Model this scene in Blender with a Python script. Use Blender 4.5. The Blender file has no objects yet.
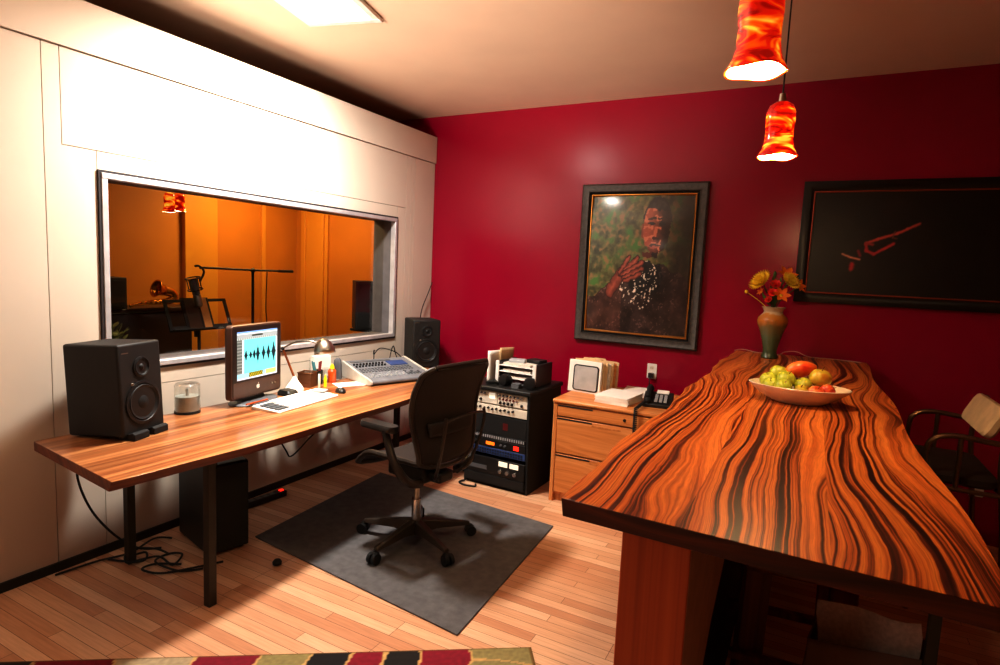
import bpy, math, random
from mathutils import Vector, Matrix, noise
random.seed(7)
sc = bpy.context.scene
col = sc.collection
PI = math.pi
R = math.radians

# ------------------------------------------------------------------ helpers
def s2l(c):
    return tuple(((x/255)/12.92 if x/255 <= 0.04045 else ((x/255+0.055)/1.055)**2.4) for x in c)

class B:
    """collects shapes; build() links them as ONE mesh object"""
    def __init__(s): s.v = []; s.f = []; s.m = Matrix.Identity(4)
    def add(s, vs, fs):
        o = len(s.v); s.v += [tuple(s.m @ Vector(p)) for p in vs]; s.f += [tuple(i+o for i in f) for f in fs]; return s
    def box(s, x0, x1, y0, y1, z0, z1):
        return s.add([(x0,y0,z0),(x1,y0,z0),(x1,y1,z0),(x0,y1,z0),(x0,y0,z1),(x1,y0,z1),(x1,y1,z1),(x0,y1,z1)],
                     [(0,3,2,1),(4,5,6,7),(0,1,5,4),(1,2,6,5),(2,3,7,6),(3,0,4,7)])
    def loft(s, rings, cap=True, closed=False):
        n = len(rings[0]); vs = [p for r in rings for p in r]; fs = []
        K = len(rings)
        for k in range(K if closed else K-1):
            a = k*n; b = ((k+1) % K)*n
            for i in range(n):
                j = (i+1) % n; fs.append((a+i, a+j, b+j, b+i))
        if cap and not closed: fs += [tuple(range(n-1,-1,-1)), tuple((K-1)*n+i for i in range(n))]
        return s.add(vs, fs)
    def tube(s, pts, r, n=8, smooth=0, closed=False):
        P = [Vector(p) for p in pts]
        if smooth: P = catmull(P, smooth, closed)
        rr = r if callable(r) else (lambda t: r)
        rings = []; N = len(P); up = None
        for i, p in enumerate(P):
            a = P[i-1] if i > 0 else (P[-1] if closed else P[i]); b = P[i+1] if i < N-1 else (P[0] if closed else P[i])
            t = (b-a).normalized() if (b-a).length > 1e-9 else Vector((0,0,1))
            if up is None: up = t.orthogonal().normalized()
            up = (up - t*up.dot(t)); up = up.normalized() if up.length > 1e-6 else t.orthogonal().normalized()
            w = t.cross(up); q = rr(i/max(1,N-1))
            rings.append([p + (up*math.cos(2*PI*k/n) + w*math.sin(2*PI*k/n))*q for k in range(n)])
        return s.loft(rings, closed=closed)
    def cyl(s, a, b, r, r2=None, n=20):
        r2 = r if r2 is None else r2
        return s.tube([a,b], lambda t: r+(r2-r)*t, n)
    def lathe(s, prof, n=32, c=(0,0,0), sx=1, sy=1, cap=True, closed=False):
        return s.loft([[(c[0]+r*sx*math.cos(2*PI*k/n), c[1]+r*sy*math.sin(2*PI*k/n), c[2]+z) for k in range(n)] for r, z in prof], cap, closed)
    def sph(s, c, r, n=16, k=10):
        r = (r,r,r) if not hasattr(r,'__len__') else r
        return s.loft([[(c[0]+r[0]*math.sin(PI*(j+.02)/(k+.04))*math.cos(2*PI*i/n), c[1]+r[1]*math.sin(PI*(j+.02)/(k+.04))*math.sin(2*PI*i/n), c[2]-r[2]*math.cos(PI*(j+.02)/(k+.04))) for i in range(n)] for j in range(k+1)])
    def prism(s, poly, ax, a, b):
        def P(u, v, w): return {'x':(w,u,v),'y':(u,w,v),'z':(u,v,w)}[ax]
        return s.loft([[P(u,v,a) for u,v in poly],[P(u,v,b) for u,v in poly]])
    def sheet(s, fn, nu, nv):
        vs = [fn(i/nu, j/nv) for j in range(nv+1) for i in range(nu+1)]
        return s.add(vs, [(j*(nu+1)+i, j*(nu+1)+i+1, (j+1)*(nu+1)+i+1, (j+1)*(nu+1)+i) for j in range(nv) for i in range(nu)])
    def build(s, name, mat, parent=None, bevel=0, mat2=None, pick=None, loc=None, rot=None, solid=0, sub=0, sharp=35, seg=2):
        me = bpy.data.meshes.new(name); me.from_pydata(s.v, [], s.f); me.validate(); me.update()
        import bmesh
        bm = bmesh.new(); bm.from_mesh(me); bmesh.ops.recalc_face_normals(bm, faces=bm.faces); bm.to_mesh(me); bm.free()
        for p in me.polygons: p.use_smooth = True
        me.set_sharp_from_angle(angle=R(sharp))
        me.materials.append(mat)
        if mat2:
            me.materials.append(mat2)
            for p in me.polygons:
                if pick(p.normal): p.material_index = 1
        o = bpy.data.objects.new(name, me); col.objects.link(o)
        if parent: o.parent = parent
        if loc: o.location = loc
        if rot: o.rotation_euler = rot
        if solid:
            m = o.modifiers.new('solid','SOLIDIFY'); m.thickness = solid; m.offset = 0
        if sub:
            m = o.modifiers.new('sub','SUBSURF'); m.levels = sub; m.render_levels = sub
        if bevel:
            m = o.modifiers.new('bev','BEVEL'); m.width = bevel; m.segments = seg; m.limit_method = 'ANGLE'; m.angle_limit = R(40)
        return o

def catmull(P, k, closed=False):
    out = []; N = len(P)
    g = (lambda i: P[i % N]) if closed else (lambda i: P[max(0,min(N-1,i))])
    for i in range(N if closed else N-1):
        a,b,c,d = g(i-1),g(i),g(i+1),g(i+2)
        for j in range(k):
            t = j/k; out.append(0.5*((2*b)+(c-a)*t+(2*a-5*b+4*c-d)*t*t+(3*b-a-3*c+d)*t**3))
    if not closed: out.append(P[-1])
    return out

def rrect(w, h, r, n=6):
    out = []
    for cx, cy, a0 in ((w/2-r,h/2-r,0),(-w/2+r,h/2-r,90),(-w/2+r,-h/2+r,180),(w/2-r,-h/2+r,270)):
        for k in range(n+1):
            a = R(a0+90*k/n); out.append((cx+r*math.cos(a), cy+r*math.sin(a)))
    return out

def tag(o, label, cat, group=None, kind=None):
    o['label'] = label; o['category'] = cat
    if group: o['group'] = group
    if kind: o['kind'] = kind
    return o
def thing(name, label, cat, loc=(0,0,0), rz=0, group=None):
    o = bpy.data.objects.new(name, None); col.objects.link(o); o.empty_display_size = .05
    o.location = loc; o.rotation_euler = (0,0,rz)
    return tag(o, label, cat, group)
def struct(b, name, mat, **k):
    o = b.build(name, mat, **k); o['kind'] = 'structure'; return o
def dup(root, loc, rz, label, group=None):
    r = root.copy(); col.objects.link(r); r.location = loc; r.rotation_euler = (0,0,rz); r['label'] = label
    if group: r['group'] = group
    for ch in list(root.children):
        c = ch.copy(); col.objects.link(c); c.parent = r
        for g in list(ch.children):
            d = g.copy(); col.objects.link(d); d.parent = c
    return r
def facing(nx, ny): return math.atan2(ny, nx) + PI/2     # things are built with their front towards -y

# ------------------------------------------------------------------ materials
class N:
    def __init__(s, name):
        s.m = bpy.data.materials.new(name); s.m.use_nodes = True; s.t = s.m.node_tree; s.b = s.t.nodes['Principled BSDF']; s.out = s.t.nodes['Material Output']
    def n(s, typ, **k):
        x = s.t.nodes.new(typ)
        for a, v in k.items():
            if a in x.inputs: x.inputs[a].default_value = v
            else: setattr(x, a, v)
        return x
    def l(s, a, b): s.t.links.new(a, b)
    def set(s, **k):
        for a, v in k.items(): s.b.inputs[a.replace('_',' ')].default_value = v
        return s
    def coord(s, scale=(1,1,1), kind='Object', rot=(0,0,0), loc=(0,0,0)):
        c = s.n('ShaderNodeTexCoord'); m = s.n('ShaderNodeMapping'); m.inputs['Scale'].default_value = scale; m.inputs['Rotation'].default_value = rot; m.inputs['Location'].default_value = loc
        s.l(c.outputs[kind], m.inputs['Vector']); return m.outputs['Vector']
    def noise(s, vec, scale=5, detail=2, rough=.5, dist=0):
        x = s.n('ShaderNodeTexNoise'); x.inputs['Scale'].default_value = scale; x.inputs['Detail'].default_value = detail; x.inputs['Roughness'].default_value = rough; x.inputs['Distortion'].default_value = dist
        s.l(vec, x.inputs['Vector']); return x.outputs['Fac']
    def ramp(s, fac, stops, interp='LINEAR'):
        x = s.n('ShaderNodeValToRGB'); e = x.color_ramp.elements; x.color_ramp.interpolation = interp
        while len(e) < len(stops): e.new(0.5)
        for k, (p, c) in enumerate(stops): e[k].position = p; e[k].color = (*c[:3], 1)
        s.l(fac, x.inputs['Fac']); return x.outputs['Color']
    def math(s, op, a, b=None):
        x = s.n('ShaderNodeMath', operation=op)
        for i, v in enumerate((a,b)):
            if v is None: continue
            if isinstance(v,(int,float)): x.inputs[i].default_value = v
            else: s.l(v, x.inputs[i])
        return x.outputs[0]
    def mix(s, fac, a, b, mode='MIX'):
        x = s.n('ShaderNodeMix', data_type='RGBA', blend_type=mode)
        for sock, v in ((x.inputs[0],fac),(x.inputs[6],a),(x.inputs[7],b)):
            if isinstance(v,(int,float)): sock.default_value = v
            elif isinstance(v, tuple): sock.default_value = (*v[:3],1)
            else: s.l(v, sock)
        return x.outputs[2]
    def bump(s, h, strength=.2, dist=.01):
        x = s.n('ShaderNodeBump'); x.inputs['Strength'].default_value = strength; x.inputs['Distance'].default_value = dist
        s.l(h, x.inputs['Height']); s.l(x.outputs['Normal'], s.b.inputs['Normal'])

def pm(name, rgb, rough=.5, metal=0, var=.12, scale=14, bump=0, emit=0, spec=.5, bscale=60, coat=0):
    a = N(name); c = s2l(rgb); v = a.coord()
    f = a.noise(v, scale, 3)
    a.l(a.ramp(f, [(.3, tuple(x*(1-var) for x in c)), (.7, tuple(min(1,x*(1+var)) for x in c))]), a.b.inputs['Base Color'])
    a.set(Roughness=rough, Metallic=metal); a.b.inputs['Specular IOR Level'].default_value = spec
    a.b.inputs['Coat Weight'].default_value = coat
    if bump: a.bump(a.noise(v, bscale, 2), bump, .004)
    if emit:
        a.b.inputs['Emission Color'].default_value = (*c,1); a.b.inputs['Emission Strength'].default_value = emit
    return a.m

def wood(name, dark, mid, light, axis='y', freq=14, rough=.35, wob=.25, boards=0, coat=.0):
    """streaky wood with the grain along one axis"""
    a = N(name); st = {'x':(.35,1,1),'y':(1,.35,1),'z':(1,1,.22)}[axis]
    v = a.coord(st)
    w = a.noise(v, 2.3, 2); cn = a.n('ShaderNodeTexCoord'); sx = a.n('ShaderNodeSeparateXYZ'); a.l(cn.outputs['Object'], sx.inputs[0])
    cross = {'x':sx.outputs['Y'],'y':sx.outputs['X'],'z':sx.outputs['X']}[axis]
    cross2 = {'x':sx.outputs['Z'],'y':sx.outputs['Z'],'z':sx.outputs['Y']}[axis]
    u = a.math('ADD', a.math('ADD', cross, cross2), a.math('MULTIPLY', w, wob))
    cb = a.n('ShaderNodeCombineXYZ'); a.l(u, cb.inputs[0])
    f1 = a.noise(cb.outputs[0], freq, 4, .65)
    v2 = a.coord({'x':(1,30,30),'y':(30,1,30),'z':(30,30,1)}[axis]); f2 = a.noise(v2, 2.2, 3)
    f = a.math('ADD', a.math('MULTIPLY', f1, .8), a.math('MULTIPLY', f2, .2))
    c = a.ramp(f, [(.32, s2l(dark)), (.47, s2l(mid)), (.62, s2l(light)), (.75, s2l(mid))])
    if boards:
        bi = a.math('FLOOR', a.math('MULTIPLY', cross, boards)); wn = a.n('ShaderNodeTexWhiteNoise', noise_dimensions='1D'); a.l(bi, wn.inputs['W'])
        c = a.mix(.55, c, a.ramp(wn.outputs['Value'], [(0,(.55,.5,.45)),(1,(1.25,1.2,1.15))]), 'MULTIPLY')
    a.l(c, a.b.inputs['Base Color']); a.set(Roughness=rough, Coat_Weight=coat)
    return a.m

def zebra():
    a = N('zebrawood'); c = a.n('ShaderNodeTexCoord'); sp = a.n('ShaderNodeSeparateXYZ'); a.l(c.outputs['Object'], sp.inputs[0])
    X, Y = sp.outputs['X'], sp.outputs['Y']
    bi = a.math('FLOOR', a.math('MULTIPLY', a.math('ADD', X, .415), 3.62))
    def cv(x, y, z):
        k = a.n('ShaderNodeCombineXYZ')
        for i, q in enumerate((x,y,z)):
            if isinstance(q,(int,float)): k.inputs[i].default_value = q
            else: a.l(q, k.inputs[i])
        return k.outputs[0]
    bo = a.math('MULTIPLY', bi, 7.3)
    w1 = a.noise(cv(a.math('MULTIPLY',X,1.3), a.math('MULTIPLY',Y,.42), bo), 1.7, 2, .5)
    w2 = a.noise(cv(a.math('MULTIPLY',X,6), a.math('MULTIPLY',Y,3.2), bo), 2.2, 2, .5)
    u = a.math('ADD', X, a.math('ADD', a.math('MULTIPLY', w1, .33), a.math('MULTIPLY', w2, .012)))
    f = a.noise(cv(u, a.math('MULTIPLY',Y,.004), bo), 76, 3.5, .66)
    g = a.noise(cv(a.math('MULTIPLY',u,1), a.math('MULTIPLY',Y,.05), bo), 7, 1, .5)
    ribbon = a.ramp(f, [(.34, s2l((38,12,5))), (.43, s2l((84,28,9))), (.49, s2l((184,92,36))), (.60, s2l((218,134,60))), (.7, s2l((140,60,24)))])
    pale = a.ramp(f, [(.30, s2l((84,32,12))), (.38, s2l((196,100,42))), (.6, s2l((228,140,66)))])
    mfac = a.ramp(g, [(.56,(0,0,0)),(.64,(1,1,1))])
    cc = a.mix(mfac, ribbon, pale)
    fine = a.noise(cv(a.math('MULTIPLY',u,60), a.math('MULTIPLY',Y,2.5), bo), 6, 2)
    cc = a.mix(.35, cc, a.ramp(fine, [(.35,(.55,.5,.45)),(.6,(1.1,1.1,1.1))]), 'MULTIPLY')
    a.l(cc, a.b.inputs['Base Color']); a.set(Roughness=.34)
    a.b.inputs['Specular IOR Level'].default_value = .35
    return a.m

def floor_mat():
    a = N('oak_floor'); v = a.coord()
    br = a.n('ShaderNodeTexBrick', offset=.37, offset_frequency=3, squash=1)
    for k, x in (('Scale',1),('Mortar Size',.0012),('Mortar Smooth',.2),('Brick Width',.86),('Row Height',.058),('Bias',0)): br.inputs[k].default_value = x
    br.inputs['Color1'].default_value = (0,0,0,1); br.inputs['Color2'].default_value = (1,1,1,1); br.inputs['Mortar'].default_value = (.5,.5,.5,1)
    a.l(v, br.inputs['Vector'])
    base = a.ramp(br.outputs['Color'], [(0, s2l((196,142,108))), (.35, s2l((208,160,126))), (.7, s2l((218,174,140))), (1, s2l((226,188,156)))])
    g = a.noise(a.coord((3,55,1)), 1.6, 4, .6)
    base = a.mix(.5, base, a.ramp(g, [(.3,(.72,.66,.6)),(.6,(1.05,1.05,1.05))]), 'MULTIPLY')
    base = a.mix(br.outputs['Fac'], base, s2l((112,66,40)))
    a.l(base, a.b.inputs['Base Color']); a.set(Roughness=.36); a.b.inputs['Specular IOR Level'].default_value = .4
    a.bump(br.outputs['Fac'], -.15, .002)
    return a.m

def wall_mat(name, rgb, rough, var=.05, bs=180, bump=.06, spec=.5):
    a = N(name); c = s2l(rgb); v = a.coord()
    a.l(a.ramp(a.noise(v, 2.2, 3), [(.3, tuple(x*(1-var) for x in c)), (.7, tuple(min(1,x*(1+var)) for x in c))]), a.b.inputs['Base Color'])
    a.set(Roughness=rough); a.b.inputs['Specular IOR Level'].default_value = spec
    a.bump(a.noise(v, bs, 2), bump, .003); return a.m

def vcol_mat(name, rough=.5, emit=0, coat=0, bump=0):
    a = N(name); t = a.n('ShaderNodeAttribute', attribute_name='Col'); a.l(t.outputs['Color'], a.b.inputs['Base Color'])
    a.set(Roughness=rough, Coat_Weight=coat, Coat_Roughness=.12)
    if bump: a.bump(a.noise(a.coord(), 70, 3), bump, .01)
    if emit:
        a.l(t.outputs['Color'], a.b.inputs['Emission Color']); a.b.inputs['Emission Strength'].default_value = emit
    return a.m

def painted(name, w, h, nx, ny, fn, mat, parent, loc, plane='xz', rot=None, bulge=(0,0)):
    """a flat panel whose colours come from fn(u, v) -> sRGB 0..255"""
    b = B()
    if plane == 'xz': b.sheet(lambda u, v: ((u-.5)*w, -bulge[0]*(1-(2*u-1)**2)-bulge[1]*(1-(2*v-1)**2), v*h), nx, ny)
    else: b.sheet(lambda u, v: (u*w, -v*h, 0), nx, ny)
    me = bpy.data.meshes.new(name); me.from_pydata(b.v, [], b.f); me.update()
    at = me.color_attributes.new('Col', 'FLOAT_COLOR', 'POINT')
    for j in range(ny+1):
        for i in range(nx+1):
            at.data[j*(nx+1)+i].color = (*s2l([max(0,min(255,x)) for x in fn(i/nx, j/ny)]), 1)
    for p in me.polygons: p.use_smooth = True
    me.materials.append(mat)
    o = bpy.data.objects.new(name, me); col.objects.link(o); o.parent = parent; o.location = loc
    if rot: o.rotation_euler = rot
    return o

M = {}
M['red'] = wall_mat('crimson_paint', (150,3,44), .27, .04, 160, .03, .42)
M['ceil'] = wall_mat('ceiling_paint', (222,200,178), .8, .03)
M['side'] = wall_mat('warm_grey_paint', (150,92,70), .8)
M['amber'] = wall_mat('amber_paint', (206,130,36), .6, .08)
M['amber_trim'] = wall_mat('amber_trim_paint', (226,156,52), .45, .05)
M['booth_floor'] = pm('booth_carpet', (70,48,30), .9)
M['panel'] = wall_mat('linen_panel', (212,201,187), .62, .025, 320, .12, .3)
M['groove'] = pm('groove_shadow_gap', (92,80,66), .9)
M['floor'] = floor_mat()
M['skirt'] = pm('black_skirting', (22,18,16), .6)
M['zebra'] = zebra()
M['zebra_shaded_edge'] = wood('zebrawood_shaded_edge', (30,10,5), (64,24,10), (104,42,16), 'x', 40, .5)  # dark brown edge, with its unlit shade also put into the colour
M['deskwood'] = wood('desk_wood', (78,42,24), (158,98,58), (212,156,104), 'y', 16, .3, .10, 9, .25)
M['deskedge'] = wood('desk_edge_wood', (58,24,10), (104,48,20), (130,66,30), 'y', 16, .5, .1)
M['oak'] = wood('oak_veneer', (166,94,44), (206,132,72), (224,156,96), 'x', 16, .4, .35)
M['oakv'] = wood('oak_veneer_upright', (166,94,44), (202,128,70), (220,152,92), 'z', 16, .4, .3)
M['legwood'] = wood('leg_wood', (156,64,26), (190,84,36), (206,100,46), 'z', 30, .5, .12)
M['legside'] = pm('leg_side_wood', (206,168,134), .6)
M['darkwood'] = wood('stool_wood', (70,36,18), (120,66,34), (150,86,46), 'z', 20, .5, .2)
M['black'] = pm('black_plastic', (26,24,24), .45)
M['blackm'] = pm('black_matte', (20,18,18), .75)
M['spk'] = pm('speaker_black_vinyl', (27,25,24), .55, bump=.2, bscale=300)
M['cone'] = pm('speaker_cone', (22,22,23), .6)
M['rubber'] = pm('rubber', (15,15,15), .7)
M['chrome'] = pm('chrome', (200,196,190), .22, 1)
M['steel'] = pm('brushed_steel', (176,168,156), .32, 1)
M['brass'] = pm('brass', (214,150,60), .25, 1)
M['copper'] = pm('copper_tube', (176,104,62), .35, .9)
M['alu'] = pm('window_aluminium', (196,194,196), .45, .35)
M['gasket'] = pm('dark_gasket', (52,46,48), .6)
M['reveal'] = pm('grey_reveal', (98,95,98), .7)
M['legmetal'] = pm('desk_leg_steel', (66,60,52), .5, .6)
M['mat'] = pm('charcoal_mat', (100,97,98), .85, var=.16, scale=22, bump=.5, bscale=400, spec=.2)
M['white'] = pm('white_plastic', (232,228,222), .4)
M['paper'] = pm('paper', (240,234,226), .85, var=.03)
M['papershade'] = pm('paper_edges', (206,196,184), .9, var=.15, scale=90)
M['manila'] = pm('manila_card', (222,190,146), .85)
M['cream'] = pm('cream_faceplate', (222,212,196), .45)
M['greyp'] = pm('grey_plastic', (172,174,178), .45)
M['greyd'] = pm('dark_grey_plastic', (92,94,98), .5)
M['mixgrey'] = pm('mixer_grey', (116,118,124), .45); M['mixside'] = pm('mixer_side_grey', (188,184,176), .45)
M['blue'] = pm('blue_faceplate', (52,74,126), .45)
M['redled'] = pm('red_display', (255,40,24), .5, emit=2.2)
M['orangeled'] = pm('orange_display', (255,120,30), .5, emit=1.2)
M['meter'] = pm('meter_face', (250,240,220), .5, emit=.5)
M['bezel'] = pm('monitor_bezel', (84,60,50), .35)
M['bezelface'] = pm('monitor_face', (40,30,28), .3)
M['chairframe'] = pm('chair_frame_plastic', (46,36,30), .4)
M['chairmetal'] = pm('chair_base_metal', (70,60,52), .4, .5)
M['arm'] = pm('arm_pad_vinyl', (40,36,34), .3)
M['seatmesh'] = pm('seat_mesh_weave', (38,30,27), .6, bump=.3, bscale=500)
M['framewood'] = pm('weathered_frame', (74,68,64), .45, var=.3, scale=40, bump=.3, bscale=80)
M['frameblack'] = pm('black_frame', (16,11,10), .35)
M['gold'] = pm('gold_fillet', (204,140,66), .35, .7)
M['redgold'] = pm('red_gold_fillet', (176,74,44), .4, .4)
M['bowl'] = pm('cream_ceramic', (236,220,200), .25, var=.03)
M['stem'] = pm('green_stem', (62,92,34), .6)
M['leaf'] = pm('green_leaf', (72,104,40), .55)
M['yel'] = pm('yellow_petal', (238,206,54), .6)
M['org'] = pm('orange_petal', (236,122,28), .6)
M['redp'] = pm('red_petal', (224,52,40), .6)
M['pad'] = pm('tan_upholstery', (214,184,140), .8, bump=.2, bscale=300)
M['stoolmetal'] = pm('bronzed_tube', (120,92,70), .35, .9)
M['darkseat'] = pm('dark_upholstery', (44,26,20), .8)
M['bag'] = pm('brown_paper', (128,98,82), .9, var=.1, bump=.4, bscale=20)
M['pianowood'] = pm('piano_dark_wood', (52,30,18), .35)
M['olive'] = pm('olive_foliage', (98,96,38), .8)
M['stripe'] = pm('sheet_paper_brown', (176,120,66), .8)
M['tealpen'] = pm('teal_pen', (60,120,130), .4); M['maroonpen'] = pm('maroon_pen', (120,40,40), .4)
M['hily'] = pm('yellow_highlighter', (240,220,30), .4, emit=.1); M['orangebottle'] = pm('orange_bottle', (196,84,28), .4)
M['meshcup'] = pm('bronze_mesh', (128,84,56), .45, .6)
M['cd'] = pm('disc_stack', (168,172,166), .35, .3)

def glass(name, tint, refl, rough=.02):
    a = N(name); t = a.n('ShaderNodeBsdfTransparent'); t.inputs[0].default_value = (*tint,1)
    g = a.n('ShaderNodeBsdfGlossy'); g.inputs['Roughness'].default_value = rough
    lw = a.n('ShaderNodeLayerWeight'); lw.inputs['Blend'].default_value = .5
    n = a.noise(a.coord(), 3, 2); f = a.math('ADD', a.math('MULTIPLY', n, refl), a.math('MULTIPLY', a.math('POWER', lw.outputs['Facing'], 4), .9))
    mx = a.n('ShaderNodeMixShader'); a.l(f, mx.inputs[0]); a.l(t.outputs[0], mx.inputs[1]); a.l(g.outputs[0], mx.inputs[2]); a.l(mx.outputs[0], a.out.inputs['Surface'])
    return a.m
M['glass'] = glass('window_glass', (.95,.95,.94), .05)
M['clear'] = glass('clear_plastic', (.92,.94,.94), .22, .15)

def shade_mat(name, strength, seed):
    a = N(name); v = a.coord((.8,.8,2.1), loc=(seed,seed*.7,0)); f = a.noise(v, 9, 2, .5, 1.6)
    c = a.ramp(f, [(.36, s2l((150,6,2))), (.47, s2l((214,26,4))), (.55, s2l((248,110,10))), (.66, s2l((255,206,70)))])
    a.l(c, a.b.inputs['Base Color']); a.l(c, a.b.inputs['Emission Color']); a.b.inputs['Emission Strength'].default_value = strength
    a.set(Roughness=.15, Coat_Weight=.5); return a.m
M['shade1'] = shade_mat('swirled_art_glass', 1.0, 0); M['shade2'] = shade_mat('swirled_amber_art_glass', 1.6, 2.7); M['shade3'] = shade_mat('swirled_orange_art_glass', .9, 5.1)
M['shadein'] = pm('glowing_shade_lining', (255,240,200), .5, emit=4)
M['bulb'] = pm('glowing_bulb', (255,236,190), .5, emit=10)
M['diffuser'] = pm('bright_light_diffuser', (255,246,230), .5, emit=12)

# ------------------------------------------------------------------ the room
H = 2.969
YB, XL, XR, YF = 0.0, -1.75, 5.6, -7.6
b = B(); b.box(-.22, XR, YF, 0, -.08, 0); struct(b, 'floor', M['floor'])
b = B(); b.box(XL-.1, XR, YF, .1, H, H+.1); struct(b, 'ceiling', M['ceil'])
b = B(); b.box(XL-.1, XR, 0, .1, 0, H); struct(b, 'wall_back', M['red'])
b = B(); b.box(XR, XR+.1, YF, .1, 0, H); struct(b, 'wall_right', M['side'])
b = B(); b.box(XL-.1, XR, YF-.1, YF, 0, H); struct(b, 'wall_front', M['side'])
# booth front wall: panels with fine shadow gaps around the window opening
WY0, WY1, WZ0, WZ1 = -2.952, -.548, .963, 2.004
TOP = 2.785
b = B(); b.box(-.22, -.012, YF, WY0, 0, TOP-.003); b.box(-.22,-.012, WY1, -.004, 0, TOP-.003); b.box(-.22,-.012, WY0, WY1, 0, WZ0); b.box(-.22,-.012, WY0, WY1, WZ1, TOP-.003)
struct(b, 'wall_left', M['groove'])
b = B(); g = .002
def pan(y0,y1,z0,z1,x=0): b.box(-.013, x, y0+g, y1-g, z0+g, z1-g)
pan(YF,-.004,2.545,TOP,.014)
pan(YF,-3.18,.03,2.545)
pan(-3.105,-.43,2.095,2.545)
pan(-.43,-.36,.03,2.545); pan(-.36,-.31,.03,2.545); pan(-.31,-.004,.03,2.545)
b.prism([(-3.178,.032),(WY0-g,.032),(WY0-g,2.093),(-3.107,2.093),(-3.107,2.543),(-3.178,2.543)], 'x', -.013, 0); pan(WY1,-.43,.03,2.095); pan(WY0,WY1,WZ1,2.095); pan(WY0,WY1,.872,WZ0); pan(WY0,WY1,.03,.872)
struct(b, 'wall_left_panelling', M['panel'])
b = B(); b.box(0, .014, YF, -.004, 0, .045); struct(b, 'baseboard_left', M['skirt'])
# booth interior
b = B(); b.box(XL-.1, XL, YF, .0, 0, 2.6); struct(b, 'wall_booth_back', M['amber'])
b = B(); b.box(XL, -.22, -.03, 0, 0, 2.6); struct(b, 'wall_booth_end', M['amber'])
b = B(); b.box(XL-.1, -.02, YF, 0, 2.6, 2.68); struct(b, 'ceiling_booth', M['amber'])
b = B(); b.box(XL, -.22, YF, 0, -.08, 0); struct(b, 'floor_booth', M['booth_floor'])
b = B()
b.box(XL, XL+.05, -1.34, -1.02, 0, 2.6); b.box(XL,XL+.03,-.5,-.46,0,2.6)
struct(b, 'trim_1', M['amber_trim'], bevel=.004)
b = B(); b.box(-1.66, -1.28, -.055, -.03, 0, 2.6); b.box(-1.62,-1.58,-.075,-.055,0,2.6); b.box(-1.36,-1.32,-.075,-.055,0,2.6)
struct(b, 'trim_2', M['amber_trim'], bevel=.004)
# window
w = thing('window_1', 'long interior window into the amber recording booth', 'window'); w['kind'] = 'structure'
def ring(b, x0, x1, o, i):
    y0,y1,z0,z1 = WY0+o, WY1-o, WZ0+o, WZ1-o; Y0,Y1,Z0,Z1 = WY0+i, WY1-i, WZ0+i, WZ1-i
    b.box(x0,x1,y0,y1,z0,Z0); b.box(x0,x1,y0,y1,Z1,z1); b.box(x0,x1,y0,Y0,Z0,Z1); b.box(x0,x1,Y1,y1,Z0,Z1)
b = B(); ring(b, -.01, .012, 0, .012); b.build('gasket', M['gasket'], w)
b = B(); ring(b, -.03, .018, .0125, .042); b.build('window_frame', M['alu'], w, bevel=.003)
b = B(); ring(b, -.22, -.031, .0125, .036); b.build('reveal', M['reveal'], w)
b = B(); b.box(-.116,-.110, WY0+.037, WY1-.037, WZ0+.037, WZ1-.037); b.build('pane', M['glass'], w)

# ------------------------------------------------------------------ lights
def light(name, kind, loc, energy, color, rot=(0,0,0), **k):
    d = bpy.data.lights.new(name, kind); d.energy = energy; d.color = color
    for a, v in k.items(): setattr(d, a, v)
    o = bpy.data.objects.new(name, d); col.objects.link(o); o.location = loc; o.rotation_euler = rot; return o
LX, LY = .80, -2.10
cl = thing('ceiling_light', 'square recessed ceiling light glowing above the desk', 'ceiling light', (LX-.03,LY-.10,H), R(14))
b = B()
for x0,x1,y0,y1 in ((-.23,.23,-.23,-.185),(-.23,.23,.185,.23),(-.23,-.185,-.185,.185),(.185,.23,-.185,.185)): b.box(x0,x1,y0,y1,-.022,0)
b.build('frame', M['white'], cl, bevel=.004)
b = B(); b.box(-.185,.185,-.185,.185,-.012,-.004); b.build('diffuser', M['diffuser'], cl)
light('ceiling_lamp', 'AREA', (LX-.02,LY-.08,H-.03), 108, (1,.955,.88), shape='SQUARE', size=.3, spread=R(150))
bpy.data.objects['ceiling_lamp'].rotation_euler = Vector((-.30,.10,-1)).to_track_quat('-Z','Y').to_euler()
light('ceiling_lamp_glow', 'AREA', (LX-.02,LY-.08,H-.028), 24, (1,.955,.88), shape='SQUARE', size=.22)
light('room_lamp', 'AREA', (.9,-6.4,2.6), 26, (1,.84,.66), shape='SQUARE', size=.6)
fl = light('ceiling_fill_light', 'SPOT', (1.1,-5.6,1.5), 1500, (1,.85,.72), spot_size=R(50), spot_blend=1, shadow_soft_size=.35)  # unseen fill spot, added behind the camera to brighten the ceiling
fl.rotation_euler = (Vector((1.15,-2.9,2.969))-fl.location).to_track_quat('-Z','Y').to_euler()
light('booth_lamp', 'AREA', (-1.0,-.9,2.5), 30, (1,.70,.30), shape='SQUARE', size=.4)
light('booth_lamp_rear', 'AREA', (-.9,-3.0,2.5), 3, (1,.6,.25), shape='SQUARE', size=.4)

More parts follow.
